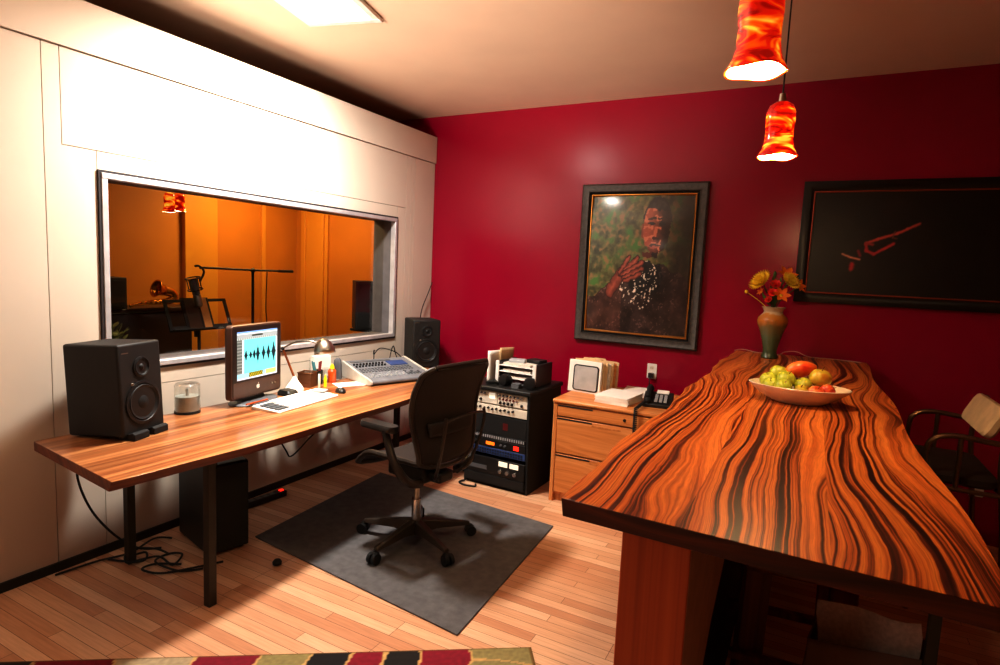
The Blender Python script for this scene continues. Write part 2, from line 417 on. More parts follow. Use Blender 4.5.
def pendant(name, label, loc, mat, s=1.0, turn=0, top=H):
    t = thing(name, label, 'pendant light', loc, turn, None)
    # origin: centre of the lower rim
    prof = [(.080,0),(.073,.012),(.062,.035),(.055,.07),(.054,.11),(.057,.15),(.056,.185),(.045,.212),(.024,.226),(.014,.228)]
    n = 40; rings = []
    for k, (r, z) in enumerate(prof):
        fl = max(0, 1-k/3)
        rings.append([(s*(r*(1+.025*fl*math.sin(3*a+turn)))*math.cos(a), s*(r*(1+.025*fl*math.sin(3*a+turn)))*math.sin(a), s*(z+.003*fl*math.sin(4*a+1))) for a in [2*PI*q/n for q in range(n)]])
    b = B(); b.loft(rings, cap=False); b.build('lamp_shade', mat, t, solid=.003)
    inner = [[(x*.93,y*.93,z+.0015) for x,y,z in r] for r in rings[:7]]
    b = B(); b.loft(inner, cap=False); b.build('shade_lining', M['shadein'], t)
    b = B(); b.sph((0,0,.10*s), (.024*s,.024*s,.034*s)); b.cyl((0,0,.13*s),(0,0,.215*s),.012*s); b.build('bulb', M['bulb'], t)
    b = B(); b.cyl((0,0,.222*s),(0,0,.262*s),.016*s,.012*s); b.build('socket_cap', M['steel'], t)
    L = top-loc[2]
    b = B(); b.cyl((0,0,.26*s),(0,0,L-.015),.003,n=8); b.build('cord', M['black'], t)
    b = B(); b.cyl((0,0,L-.025),(0,0,L),.05,.055); b.build('canopy', M['steel'], t)
    return t
pendant('pendant_lamp', 'large red and orange art glass pendant lamp above near table end', (3.03,-2.98,2.128), M['shade1'], .94, .4)
pendant('pendant_lamp', 'smaller looking yellow-orange glass pendant lamp over far table end', (3.035,-2.05,2.088), M['shade2'], .92, 1.7)
pendant('pendant_lamp', 'left one of two orange pendants added as stand-in for a booth window reflection', (-.95,-1.965,1.90), M['shade3'], .62, 0, 2.6)  # this pair is added in the booth to imitate a reflection in the glass
pendant('pendant_lamp', 'right one of two orange pendants added as stand-in for a booth window reflection', (-1.08,-1.80,1.925), M['shade3'], .62, 2, 2.6)
light('pendant_glow', 'POINT', (3.03,-2.98,2.155), 12, (1,.68,.36), shadow_soft_size=.04)
light('pendant_glow', 'POINT', (3.035,-2.05,2.098), 25, (1,.70,.38), shadow_soft_size=.04)

# ------------------------------------------------------------------ long desk
DZ = .73
d = thing('desk', 'long natural-edge wooden desk along the booth wall under its window', 'desk', (.55,-1.95,0))
def desk_edge(t, off=0):
    P = [(0,.372),(.19,.422),(.43,.402),(.64,.385),(1,.335)]
    for (a,c),(e,g_) in zip(P,P[1:]):
        if t <= e: return c+(g_-c)*(t-a)/(e-a) + .005*math.sin(t*23+1)
    return .335
b = B()
poly = []
K = 40
front = [(desk_edge(i/K), -1.47+2.92*i/K) for i in range(K+1)]
top = [(-.392,-1.385)] + front + [(-.395,1.45)]
bot = [(x-(.02 if 0 < k < len(top)-1 else 0), y) for k,(x,y) in enumerate(top)]
b.loft([[(x,y,DZ-.044) for x,y in bot],[(x,y,DZ) for x,y in top]])
b.build('desktop', M['deskwood'], d, bevel=.003, mat2=M['deskedge'], pick=lambda n: n.z < .5)
for x, y in ((.335,-1.03),(-.34,-1.0),(.335,1.2),(-.34,1.2)):
    b = B(); b.box(x-.02,x+.02,y-.02,y+.02,0,DZ-.045); b.build('leg', M['legmetal'], d, bevel=.003)
b = B(); b.box(-.34,.335,-1.02,-.99,DZ-.075,DZ-.045); b.box(-.34,.335,1.19,1.22,DZ-.075,DZ-.045); b.box(-.34,-.31,-1,1.2,DZ-.075,DZ-.045)
b.build('under_frame', M['legmetal'], d)

# ------------------------------------------------------------------ bar table
TZ = 1.09
t = thing('bar_table', 'high bar table with dark-striped glossy wooden top and thick post leg', 'table', (3.147,-1.73,0))
b = B()
K = 30
le = [(-.412+.010*math.sin(i*.7)+.006*math.sin(i*1.9), 1.695-3.40*i/K) for i in range(K+1)]
re = [(.410+.012*math.sin(i*.5+1), 1.70-3.43*i/K) for i in range(K+1)]
top = le + re[::-1]
b.loft([[(x*.985,y,TZ-.042) for x,y in top],[(x,y,TZ) for x,y in top]])
b.build('tabletop', M['zebra'], t, bevel=.002, mat2=M['zebra_shaded_edge'], pick=lambda n: n.z < .5)
def post(x0, x1):
    b = B(); prof = [(0,0),(.34,0),(.36,.40),(.38,.52),(.50,.60),(.72,.68),(.82,.85),(.86,TZ-.042),(0,TZ-.042)]
    b.prism([(y-1.657,z) for y,z in prof], 'x', x0, x1); return b
post(-.268,-.116).build('leg', M['legwood'], t, bevel=.004, mat2=M['legside'], pick=lambda n: n.x > .7)
b = B(); b.box(.303,.321,-1.655,-1.637,0,TZ-.042); b.build('leg', M['legmetal'], t)
b = B(); b.box(-.2,.2,1.2,1.26,0,TZ-.042); b.build('leg', M['legwood'], t)
b = B(); b.box(-.150,-.122,-1.36,1.2,.0,TZ-.042); b.build('light_block_panel', M['blackm'], t)  # added panel that keeps the ceiling light off the floor under the table

# ------------------------------------------------------------------ floor mat, rug
b = B(); pts = [(1.975,-2.575),(1.895,-1.312),(.40,-1.18),(.50,-2.416)]
b.prism(pts, 'z', .001, .009)
tag(b.build('chair_mat', M['mat'], bevel=.003), 'charcoal grey floor mat under the office chair', 'floor mat')

seeds = [(.15,.06,(140,128,84)),(.42,.05,(128,18,40)),(.57,.05,(28,22,22)),(.70,.05,(128,18,40)),(.83,.05,(26,22,22)),(1.0,.05,(140,128,84)),(1.19,.05,(124,18,40)),(1.47,.05,(168,150,120)),(1.78,.05,(120,16,36)),(2.1,.05,(30,24,24)),(2.35,.05,(124,18,40))]
rr = random.Random(3)
for _ in range(46):
    seeds.append((rr.uniform(0,2.4), rr.uniform(.16,1.0), rr.choice([(128,18,40),(128,18,40),(30,24,24),(140,128,84),(168,146,112)])))
def rug(u, v):
    s = u*2.4; q = v*1.0
    s2 = s + .03*math.sin(q*11+s*3) + .5*q*q; q2 = q + .04*math.sin(s*8)
    best = sorted(((s2-a)**2+(q2-c)**2*1.6, k) for k,(a,c,_) in enumerate(seeds))[:2]
    c = seeds[best[0][1]][2]
    e = math.sqrt(best[1][0])-math.sqrt(best[0][0])
    if e < .010: c = (196,160,104)
    if u < .004 or v < .006: c = (110,80,40)
    n = 1+.14*noise.noise((s*60,q*60,0))
    return [x*n for x in c]
rx, ry = Vector((-.825,-.565,0)), Vector((-.565,.825,0))
rg = thing('area_rug', 'maroon, black and olive patterned rug at the front edge of the floor', 'rug', (2.286,-2.481,0), 0)
rot = math.atan2(rx.y, rx.x)
b = B(); b.box(.0,2.4,.0,1.0,0.0005,.008); b.build('pile_base', M['blackm'], rg, rot=(0,0,rot))
o = painted('rug_face', 2.4, -1.0, 300, 120, rug, vcol_mat('rug_weave', .95), rg, (0,0,.0085), 'xy', (0,0,rot))

# ------------------------------------------------------------------ speakers
def speaker(label, loc, n, tilt=0, k=1.0):
    t = thing('studio_monitor_speaker', label, 'speaker', loc, facing(*n))
    W, D, Hh = .245*k, .27*k*k, .41*k
    b = B(); b.box(-W/2,W/2,-D/2,D/2,0,Hh); cab = b.build('cabinet', M['spk'], t, bevel=.012, seg=3)
    yf = -D/2
    for zc, r, nm in ((.145,.085,'woofer'),(.315,.04,'tweeter')):
        b = B(); pr = [(r*1.22,0),(r*1.22,.006),(r*1.08,.008),(r*1.02,.003)]
        b.m = Matrix.Translation((0,yf,zc)) @ Matrix.Rotation(PI/2,4,'X'); b.lathe(pr, 32); tr = b.build('%s_ring' % nm, M['black'], t)
        b = B(); b.m = Matrix.Translation((0,yf,zc)) @ Matrix.Rotation(PI/2,4,'X')
        b.lathe([(r*1.01,.003),(r*.96,.0075),(r*.88,.004),(r*.4,-.012 if nm == 'woofer' else .001),(r*.36,.004),(r*.2,.010),(0.001,.012)], 32, cap=False); b.build(nm, M['cone'], t)
    b = B(); b.sph((-.055,yf-.001,.236),(.009,.003,.009)); b.build('indicator_light', M['steel'], t)
    b = B(); b.m = Matrix.Translation((0,yf,.237)) @ Matrix.Rotation(PI/2,4,'X'); b.prism(rrect(.05,.02,.009), 'z', .0, .003); b.build('bass_port', M['rubber'], t)
    b = B(); b.box(-.11,-.07,yf-.001,yf+.001,.385,.39); b.build('name_plate', M['steel'], t)
    if tilt: t.rotation_euler = (tilt, 0, facing(*n))
    return t
speaker('large black studio speaker at the near left end of the desk', (.300,-3.045,DZ+.012), (.955,.297), R(-3), 1.05)
nL = Vector((.955,.297,0)); sL = Vector((-.297,.955,0))
for k, lab in ((-.06,'left foam wedge pad under the near speaker'),(.06,'right foam wedge pad under the near speaker')):
    p = Vector((.262,-3.05,DZ)) + nL*.165 + sL*k
    b = B(); b.prism([(-.055,0),(.03,0),(.03,.014),(-.04,.038),(-.055,.03)], 'x', -.045, .045)
    # slope runs forward: local -y is the front
    tag(b.build('speaker_pad', M['blackm'], loc=p, rot=(0,0,facing(.955,.297)), bevel=.003), lab, 'foam pad', 'foam pads under the near speaker')
speaker('black studio speaker at the far desk end beside the red wall', (.215,-.43,DZ), (.80,-.60))

# ------------------------------------------------------------------ monitor
def screen(u, v):
    if v > .94: return (120,160,225) if v > .965 else (226,232,240)
    if v > .87: return (40,52,44) if .35 < u < .62 and .89 < v < .925 else (150,160,164)
    if v > .83: return (120,130,130) if int(u*40) % 2 else (172,182,182)
    if u > .965: return (196,206,210)
    if v < .035: return (190,205,220)
    if v < .13:
        if .28 < u < .62: return (30,36,26) if int(u*70+v*40) % 3 else (210,200,40)
        return (150,200,214) if u < .7 else (214,206,120)
    if u < .12: return (96,104,104) if int(v*46) % 3 else (132,140,138)
    if u < .16: return (206,216,218)
    x = (u-.16)/.8; y = abs(v-.50)
    bursts = [(.06,.05,.13),(.20,.05,.09),(.31,.05,.12),(.42,.06,.20),(.60,.06,.17),(.76,.06,.19),(.93,.07,.24)]
    a = max(h*math.exp(-((x-c)/w*1.7)**2)*(0.6+.4*abs(math.sin(x*190+c*50))) for c,w,h in bursts)
    if y < max(a,.006): return (20,40,52)
    return (112,214,220) if y > .003 else (60,110,120)
mo = thing('computer_monitor', 'square-screened computer monitor with dark bezel showing audio waveforms', 'monitor', (.250,-2.222,DZ), facing(.985,.172))
W2, Z0, Z1 = .215, .042, .478
b = B(); b.loft([[(x*s,yy,(Z0+Z1)/2+z*s) for x,z in rrect(W2*2,Z1-Z0,.02)] for s,yy in ((.985,-.028),(1,-.022),(1,.012),(.9,.035),(.55,.06))]); b.build('housing', M['bezel'], mo)
b = B(); pr = rrect(W2*2-.022,Z1-Z0-.022,.014)
b.prism([(x,z+(Z0+Z1)/2) for x,z in pr],'y',-.0305,-.027); b.build('bezel_face', M['bezelface'], mo)
b = B(); b.prism([(x,z+.098) for x,z in rrect(W2*2-.024,.088,.012)],'y',-.0325,-.0295); b.build('chin', M['bezel'], mo)
painted('screen', .345, .285, 180, 150, screen, vcol_mat('screen_glow', .25, .7), mo, (0,-.0322,.155))
b = B()
lg = [(.0,.010),(.004,.012),(.009,.011),(.012,.006),(.0105,.001),(.0125,-.004),(.009,-.010),(.004,-.013),(0,-.0115),(-.004,-.013),(-.009,-.010),(-.0125,-.004),(-.0125,.004),(-.009,.010),(-.004,.012)]
b.prism([(x,.098+z) for x,z in lg],'y',-.0342,-.032); b.prism([(.0,.111),(.003,.118),(.006,.121),(.0045,.115)],'y',-.0342,-.032); b.build('emblem', M['paper'], mo)
for k in (.125,.150):
    b = B(); b.m = Matrix.Translation((k,-.0325,.098)) @ Matrix.Rotation(PI/2,4,'X'); b.cyl((0,0,0),(0,0,.003),.006); b.build('button', M['steel'], mo)
b = B(); b.lathe([(.17,0),(.175,.006),(.165,.014),(.10,.018)], 40, sx=1, sy=.62); b.build('base', M['greyd'], mo)
b = B(); b.loft([[(-.10,.0,.014),(.10,.0,.014),(.10,.05,.014),(-.10,.05,.014)],[(-.06,.0,.09),(.06,.0,.09),(.06,.03,.09),(-.06,.03,.09)]]); b.build('stand_neck', M['black'], mo)
b = B(); b.cyl((.355,-2.36,DZ+.019),(.335,-2.19,DZ+.019),.0045,n=6); tag(b.build('pencil', M['orangebottle']), 'wooden pencil lying on the foot of the monitor', 'pencil')
b = B(); b.m = Matrix.Translation((.27,-1.975,DZ)); b.loft([[(x*s,y*s,z) for x,y in rrect(.11,.09,.02)] for s,z in ((1,0),(1,.02),(.8,.035))])
tag(b.build('desk_gadget', M['black']), 'small black desk gadget between monitor and lamp', 'gadget')

# spindle of discs
cdt = thing('disc_spindle', 'clear plastic tub holding a stack of blank discs', 'disc tub', (.20,-2.62,DZ))
b = B(); b.lathe([(.066,0),(.066,.012),(.060,.014)], 32); b.build('base', M['blackm'], cdt)
b = B(); b.lathe([(.060,.014),(.060,.095),(.008,.096),(.008,.135),(.001,.137)], 32); b.build('discs', M['cd'], cdt)
b = B(); b.lathe([(.0645,.013),(.0645,.158),(.055,.166),(.001,.167)], 32, cap=False); b.build('cover', M['clear'], cdt)

# keyboard, mouse, papers
kb = thing('computer_keyboard', 'white keyboard lit brightly by the desk lamp', 'keyboard', (.462,-2.085,DZ), facing(.99,.12))
KW = .55
b = B(); b.prism([(-.112,0),(.085,0),(.085,.022),(-.104,.012),(-.112,.008)], 'x', -KW/2, KW/2); b.build('tray', M['white'], kb, bevel=.004)
b = B()
for r in range(5):
    for c in range(15):
        x = -KW/2+.13+c*.0265; y = -.085+r*.033; z = .0135+(y+.105)*.0636
        b.box(x,x+.0235,y,y+.029,z-.002,z+.007)
b.build('keys', M['paper'], kb, bevel=.002)
b = B()
for r in range(4):
    for c in range(3):
        x = -KW/2+.02+c*.03; y = -.092+r*.036; z = .0135+(y+.105)*.0636
        b.box(x,x+.026,y,y+.03,z-.002,z+.006)
b.build('dark_keys', M['greyd'], kb)
b = B(); b.box(-.045,.045,-.03,.03,0,.014); tag(b.build('pocket_calculator', M['greyp'], loc=(.435,-1.86,DZ+.028), rot=(R(-1),0,R(20)), bevel=.004), 'small grey calculator lying on the keyboard end', 'calculator')
ms = thing('computer_mouse', 'black and white computer mouse beside the keyboard', 'mouse', (.465,-1.70,DZ), R(60))
b = B(); b.sph((0,0,.004),(.032,.055,.030),20,12); bb = b.build('shell', M['black'], ms)
b = B(); b.sph((0,.008,.012),(.020,.034,.026),16,10); b.build('back_panel', M['white'], ms)
b = B(); b.box(-.11,.11,-.07,.07,0,.002); tag(b.build('paper_sheet', M['paper'], loc=(.33,-1.46,DZ), rot=(0,0,R(62))), 'white paper sheet on the desk beside the mixer', 'paper')

# desk lamp
dl = thing('desk_lamp', 'small silver desk lamp with jointed arm and dome shade', 'desk lamp', (.205,-1.86,DZ))
b = B(); b.lathe([(.062,0),(.062,.012),(.052,.03),(.030,.060),(.014,.088),(.010,.10)], 28); b.build('base', M['white'], dl)  # white base colour carries the lamp's glare on the silver
E1 = (-.055,-.05,.285); E2 = (.12,.02,.345); E3 = (.17,.06,.315)
b = B(); b.cyl((0,0,.09), E1, .0075, n=10); b.build('lower_arm', M['copper'], dl)
b = B(); b.tube([E1,(.02,-.02,.33),E2,E3], .006, 10, smooth=6); b.build('upper_arm', M['steel'], dl)
b = B(); b.sph(E1, .013); b.build('joint', M['black'], dl)
mt = Matrix.Translation((.185,.075,.318)) @ Matrix.Rotation(R(-12),4,'Y')
b = B(); b.m = mt; b.lathe([(.068,-.055),(.066,-.03),(.056,.005),(.036,.03),(.018,.042),(.001,.045)], 32, cap=False); b.build('lamp_shade', M['steel'], dl, solid=.002)
b = B(); b.m = mt; b.sph((0,0,-.02),.022); b.build('bulb', M['bulb'], dl)
light('desk_lamp_glow', 'SPOT', (.39,-1.785,DZ+.275), 3.6, (1,.78,.45), spot_size=R(150), spot_blend=.4, shadow_soft_size=.03)

# pencil cup, holder etc
pc = thing('pencil_cup', 'bronze mesh pencil cup beside the desk lamp', 'pencil cup', (.16,-1.70,DZ), R(20))
b = B()
for k in range(12):
    for sx, sy in ((1,0),(-1,0),(0,1),(0,-1)):
        q = -.046+k*.092/11
        x, y = (sx*.046, q) if sx else (q, sy*.046)
        b.box(x-.0018,x+.0018,y-.0018,y+.0018,0,.10)
for k in range(11):
    z = .005+k*.0095
    b.box(-.047,.047,-.0478,-.0448,z-.0016,z+.0016); b.box(-.047,.047,.0448,.0478,z-.0016,z+.0016); b.box(-.0478,-.0448,-.047,.047,z-.0016,z+.0016); b.box(.0448,.0478,-.047,.047,z-.0016,z+.0016)
b.box(-.045,.045,-.045,.045,0,.003); b.build('mesh_wall', M['meshcup'], pc)
b = B()
ring_ = [(-.05,-.05),(.05,-.05),(.05,.05),(-.05,.05)]
b.tube([(x,y,.1) for x,y in ring_], .0035, 6, closed=True); b.build('rim', M['meshcup'], pc)
def stick(name, label, cat, a, bb, r, mat, group=None):
    q = B(); q.cyl(a, bb, r, n=10); return tag(q.build(name, mat), label, cat, group)
b = B(); b.lathe([(.030,0),(.032,.002),(.036,.10),(.034,.10),(.030,.004),(.001,.004)], 24, cap=False); tag(b.build('pen_cup', M['black'], loc=(.155,-1.60,DZ)), 'dark round pen cup behind the yellow highlighter', 'pen cup')
stick('pen','teal pen standing in the dark pen cup','pen',(.150,-1.607,DZ+.01),(.135,-1.635,DZ+.165),.006,M['tealpen'])
stick('pen','maroon pen standing in the dark pen cup','pen',(.160,-1.598,DZ+.01),(.172,-1.585,DZ+.165),.006,M['maroonpen'])
stick('pen','thick teal marker at the back of the dark pen cup','marker',(.145,-1.592,DZ+.01),(.125,-1.612,DZ+.155),.009,M['tealpen'])
stick('pen','thick maroon marker at the back of the dark pen cup','marker',(.152,-1.585,DZ+.01),(.145,-1.570,DZ+.155),.009,M['maroonpen'])
b = B(); b.cyl((0,0,0),(0,0,.06),.011,n=14); b.cyl((0,0,.06),(0,0,.085),.008,.004,n=14); tag(b.build('highlighter', M['hily'], loc=(.262,-1.635,DZ)), 'yellow highlighter standing upright before the pen cups', 'highlighter')
b = B(); b.cyl((0,0,0),(0,0,.095),.009,n=14); tag(b.build('glue_stick', M['white'], loc=(.255,-1.685,DZ)), 'slim white glue stick standing beside the highlighter', 'glue stick')
b = B(); b.lathe([(.028,0),(.030,.004),(.030,.085),(.022,.095),(.020,.1),(.001,.1)], 24); ob = tag(b.build('supply_bottle', M['orangebottle'], loc=(.185,-1.49,DZ)), 'orange bottle with yellow top near the mixer', 'bottle')
b = B(); b.lathe([(.016,.1),(.016,.118),(.005,.135),(.001,.136)], 20); b.build('cap', M['hily'], ob)
ph = thing('paper_holder', 'white upright paper holder leaning at the wall behind orange bottle', 'paper holder', (.09,-1.50,DZ), facing(.97,-.24))
b = B(); b.box(-.075,.075,-.02,-.017,0,.10); b.box(-.075,.075,.035,.04,0,.17); b.box(-.075,.075,-.02,.04,0,.004); b.build('holder', M['clear'], ph)
b = B(); b.box(-.07,.07,-.012,.03,.005,.185); b.build('sheets', M['paper'], ph)
b = B(); b.loft([[(x*s,y*s,z) for x,y in rrect(.06,.04,.012)] for s,z in ((1,0),(1,.10),(.8,.14),(.4,.155))]); tag(b.build('tape_dispenser', M['greyd'], loc=(.115,-1.36,DZ), rot=(0,0,.5)), 'dark grey gadget standing by the left side of the mixer', 'gadget')

# mixer
mx = thing('mixing_console', 'light grey mixing console with faders at the desk end', 'mixer', (.375,-1.09,DZ), facing(.94,-.34))
prof = [(-.235,.015),(-.20,.0),(.225,.0),(.235,.10),(.20,.118),(.10,.098),(-.05,.066),(-.19,.045),(-.232,.035)]
b = B(); b.prism(prof, 'x', -.268, .268); b.build('body', M['mixgrey'], mx, bevel=.006)
ck = [(-.245,.012),(-.205,-.0),(.235,.0),(.243,.112),(.2,.126),(.1,.106),(-.05,.074),(-.2,.05),(-.243,.036)]
for x0, x1 in ((-.285,-.268),(.268,.285)):
    b = B(); b.prism(ck, 'x', x0, x1); b.build('side_cheek', M['mixside'], mx, bevel=.005)
def mz(y):
    P = [(-.232,.035),(-.19,.045),(-.05,.066),(.10,.098),(.20,.118),(.235,.10)]
    for (a,za),(c,zc) in zip(P,P[1:]):
        if a <= y <= c: return za+(zc-za)*(y-a)/(c-a)
    return .05
for k in range(17):
    x = -.235+k*.0265
    b = B(); b.box(x-.0015,x+.0015,-.175,-.07,mz(-.12)-.006,mz(-.12)+.0035); 
    fy = -.16+.07*((k*7)%5)/5
    b.box(x-.006,x+.006,fy-.010,fy+.010,mz(fy),mz(fy)+.012); b.build('fader', M['greyp'] if k < 12 else M['greyd'], mx)
b = B()
for r in range(3):
    for c in range(17):
        x = -.235+c*.0265; y = -.045+r*.028; b.box(x-.007,x+.007,y-.006,y+.006,mz(y)-.002,mz(y)+.006)
b.build('buttons', M['greyd'], mx)
b = B()
for c in range(10):
    x = -.235+c*.027; y = .06; b.cyl((x,y,mz(y)),(x,y,mz(y)+.013),.009,.008,12)
    x = -.235+c*.027; y = .10; b.cyl((x,y,mz(y)),(x,y,mz(y)+.013),.009,.008,12)
b.build('knobs', M['black'], mx)
b = B(); b.m = Matrix.Translation((.13,.085,mz(.085)+.003)) @ Matrix.Rotation(R(12),4,'X'); b.box(-.075,.075,-.045,.045,-.003,.003); b.build('display', M['blue'], mx)
b = B(); b.m = Matrix.Translation((-.06,.165,mz(.165)+.002)) @ Matrix.Rotation(R(11),4,'X'); b.box(-.17,.17,-.016,.016,-.003,.002); b.build('meter_bridge', M['greyd'], mx)
for pts, lab in (([(.14,-.98,.79),(.11,-.94,.90),(.075,-.90,.86),(.06,-.80,.90),(.10,-.66,.86),(.12,-.58,.80)],'black looped cable rising behind the mixing console'),
                 ([(.20,-.86,.80),(.17,-.80,.88),(.14,-.73,.92),(.11,-.66,.84),(.10,-.60,.76)],'black cable running from mixer to far speaker'),
                 ([(.09,-.30,1.06),(.04,-.2,1.20),(.035,-.10,1.35),(.03,-.03,1.45)],'dark cable climbing the wall above the far speaker')):
    b = B(); b.tube(pts, .004, 8, smooth=8); tag(b.build('cable', M['rubber']), lab, 'cable')

# under the desk
ct = thing('computer_tower', 'black computer tower on the floor under the desk', 'computer', (.33,-2.56,0), R(-14))
b = B(); b.box(-.20,.20,-.11,.11,.015,.50); b.build('case', M['black'], ct, bevel=.008)
b = B(); b.box(.20,.212,-.105,.105,.02,.495); b.build('front_panel', M['blackm'], ct, bevel=.004)
for x in (-.16,.16):
    for y in (-.08,.08):
        b = B(); b.cyl((x,y,0),(x,y,.016),.018); b.build('foot', M['rubber'], ct)
ps = thing('power_strip', 'power strip with a small red light on floor under the desk', 'power strip', (.13,-2.03,0), R(85))
b = B(); b.box(-.15,.15,-.028,.028,0,.04); b.build('body', M['black'], ps, bevel=.005)
b = B(); b.box(.11,.135,-.012,.012,.04,.046); b.build('switch', M['redled'], ps)
b = B()
for k in range(4): b.box(-.12+k*.05,-.085+k*.05,-.018,.018,.04,.042)
b.build('sockets', M['greyd'], ps)
rr = random.Random(11)
labs = ['black cable hanging from the left end of the desk to the floor','loose black cable lying along the base of the booth wall','tangled black cable nearest the front on floor below desk','looped black cable on the floor in front of the tower','thin black cable coiled on the floor beneath the desk left end','black cable sagging below the desk by the wall near the chair']
paths = [[(.19,-3.17,.66),(.16,-3.16,.5),(.12,-3.08,.3),(.10,-2.96,.12),(.13,-2.86,.02),(.20,-2.78,.008)],
         [(.05,-3.22,.008),(.08,-3.05,.012),(.12,-2.9,.008),(.09,-2.75,.02),(.14,-2.68,.008)],
         [(.10,-3.0,.008),(.22,-2.95,.01),(.30,-2.86,.02),(.42,-2.86,.008),(.38,-2.78,.02),(.30,-2.80,.01),(.34,-2.9,.02),(.50,-2.88,.008),(.58,-2.80,.008)],
         [(.60,-2.70,.008),(.55,-2.82,.015),(.45,-2.94,.008),(.36,-2.98,.02),(.34,-2.90,.008),(.46,-2.84,.015)],
         [(.16,-2.95,.008),(.22,-2.88,.03),(.28,-2.92,.02),(.24,-2.99,.03),(.17,-2.93,.05),(.22,-2.83,.03),(.30,-2.8,.008)],
         [(.10,-1.95,.66),(.09,-1.94,.5),(.12,-1.85,.3),(.10,-1.78,.24),(.06,-1.6,.30),(.05,-1.4,.42),(.06,-1.3,.66)]]
for l_, p_ in zip(labs, paths):
    b = B(); b.tube(p_, .0055, 8, smooth=8); tag(b.build('cable', M['rubber']), l_, 'cable', 'cables under the desk')
b = B(); b.lathe([(.010,0),(.022,.006),(.024,.018),(.016,.030),(.006,.034),(.001,.034)], 20); tag(b.build('furniture_glide', M['rubber'], loc=(.85,-2.565,.0)), 'small black knob lying on the floor beside the mat', 'knob')

# ------------------------------------------------------------------ office chair
CX, CY = 1.300, -1.962
MZ = .009
ch = thing('office_chair', 'dark brown mesh ergonomic office chair on castors before the desk', 'chair', (CX,CY,MZ), facing(-1,.13))
# local: front is -y, back is +y, x to the sitter's left/right
ga = ch.rotation_euler.z; UP = .075
for k in range(5):
    a = R(-95+72*k) - ga
    dx, dy = math.cos(a), math.sin(a)
    b = B(); rings = []
    for t_, wd, zt, zb in ((.03,.036,.135,.06),(.12,.030,.125,.075),(.26,.022,.098,.07),(.325,.018,.088,.066)):
        px, py = dx*t_, dy*t_; nx, ny = -dy, dx
        rings.append([(px+nx*wd,py+ny*wd,zb),(px-nx*wd,py-ny*wd,zb),(px-nx*wd*.6,py-ny*wd*.6,zt),(px+nx*wd*.6,py+ny*wd*.6,zt)])
    b.loft(rings); b.build('base_leg', M['chairmetal'], ch, bevel=.005)
    b = B(); cx_, cy_ = dx*.315, dy*.315; nx, ny = -dy, dx
    b.cyl((cx_,cy_,.055),(cx_,cy_,.085),.009)
    for s in (-1,1):
        o_ = .016*s
        c0 = (cx_+dx*.02+nx*(o_-.010), cy_+dy*.02+ny*(o_-.010), .030); c1 = (cx_+dx*.02+nx*(o_+.010), cy_+dy*.02+ny*(o_+.010), .030)
        b.cyl(c0,c1,.030,n=20)
    b.sph((cx_+dx*.008,cy_+dy*.008,.048),(.024,.024,.018),12,8)
    b.build('castor', M['rubber'], ch)
b = B(); b.cyl((0,0,.06),(0,0,.14),.042,.034); b.build('hub', M['chairmetal'], ch, bevel=.004)
b = B(); b.cyl((0,0,.13),(0,0,.26),.026); b.build('column', M['chrome'], ch)
b = B(); b.cyl((0,0,.25),(0,0,.42),.016); b.build('gas_lift', M['steel'], ch)
b = B(); b.box(-.10,.10,-.14,.14,.40,.49); b.box(-.06,.06,.10,.22,.41,.47); b.build('mechanism', M['black'], ch, bevel=.015)
b = B(); b.cyl((-.08,-.05,.43),(-.27,-.07,.43),.006); b.cyl((-.24,-.067,.43),(-.29,-.072,.43),.014); b.build('tension_lever', M['steel'], ch)
# seat: waterfall front, curved sides
def seat(u, v, s=1.0):
    x = (u-.5)*2; y = -.225+v*.425
    wd = .245-.03*v
    z = .455 + UP + .030*x*x*(1-.5*v) - .07*max(0,(.25-v)/.25)**2 + .015*v
    return (x*wd*s, y, z)
b = B(); b.sheet(lambda u,v: seat(u,v,.97), 16, 16); b.build('seat', M['seatmesh'], ch, solid=.012)
loop = [seat(u,0) for u in [i/8 for i in range(9)]] + [seat(1,v) for v in [i/8 for i in range(1,9)]] + [seat(u,1) for u in [1-i/8 for i in range(1,9)]] + [seat(0,v) for v in [1-i/8 for i in range(1,8)]]
b = B(); b.tube(loop, .017, 8, smooth=2, closed=True); b.build('seat_frame', M['chairframe'], ch)
# back: curved mesh panel in a rounded frame
def backp(u, v):
    a = (u-.5)*2; z = .525+v*.56
    hw = .205+.075*math.sin(min(1,v*1.15)*PI/2)-.035*max(0,v-.75)*4*(.5)
    y = .215 + .10*v + .035*math.cos(v*PI*1.6) - .045*(a*a)
    return (a*hw, y, z)
def edge(v_, sgn):
    return backp(.5+.5*sgn, v_)
ol = []
for i in range(13): ol.append(backp(1, .06+.84*i/12))
for i in range(1,8):
    a = i/8; ol.append(backp(1-.22*a**2, .90+.095*math.sin(a*PI/2)))
ol2 = [(-x,y,z) for x,y,z in ol[::-1]]
bl = [backp(u,.0+.06*abs(2*u-1)**3) for u in (.1,.25,.4,.5,.6,.75,.9)]
outline = ol + ol2 + bl
def bsheet(u, v):
    v0 = .035+.945*v
    lim = 1.0 if v0 < .90 else 1-.22*((math.asin(min(1,(v0-.90)/.095))/(PI/2))**2)
    return backp(.5+(u-.5)*.97*lim, v0)
b = B(); b.sheet(bsheet, 20, 24); b.build('backrest', M['seatmesh'], ch, solid=.006)
b = B(); b.tube(outline, .014, 8, smooth=2, closed=True); b.build('back_frame', M['chairframe'], ch)
b = B(); b.sheet(lambda u,v: tuple(Vector(backp(.14+.72*u, .32+.13*v))+Vector((0,.020,0))), 14, 5); b.build('lumbar_pad', M['seatmesh'], ch, solid=.012)
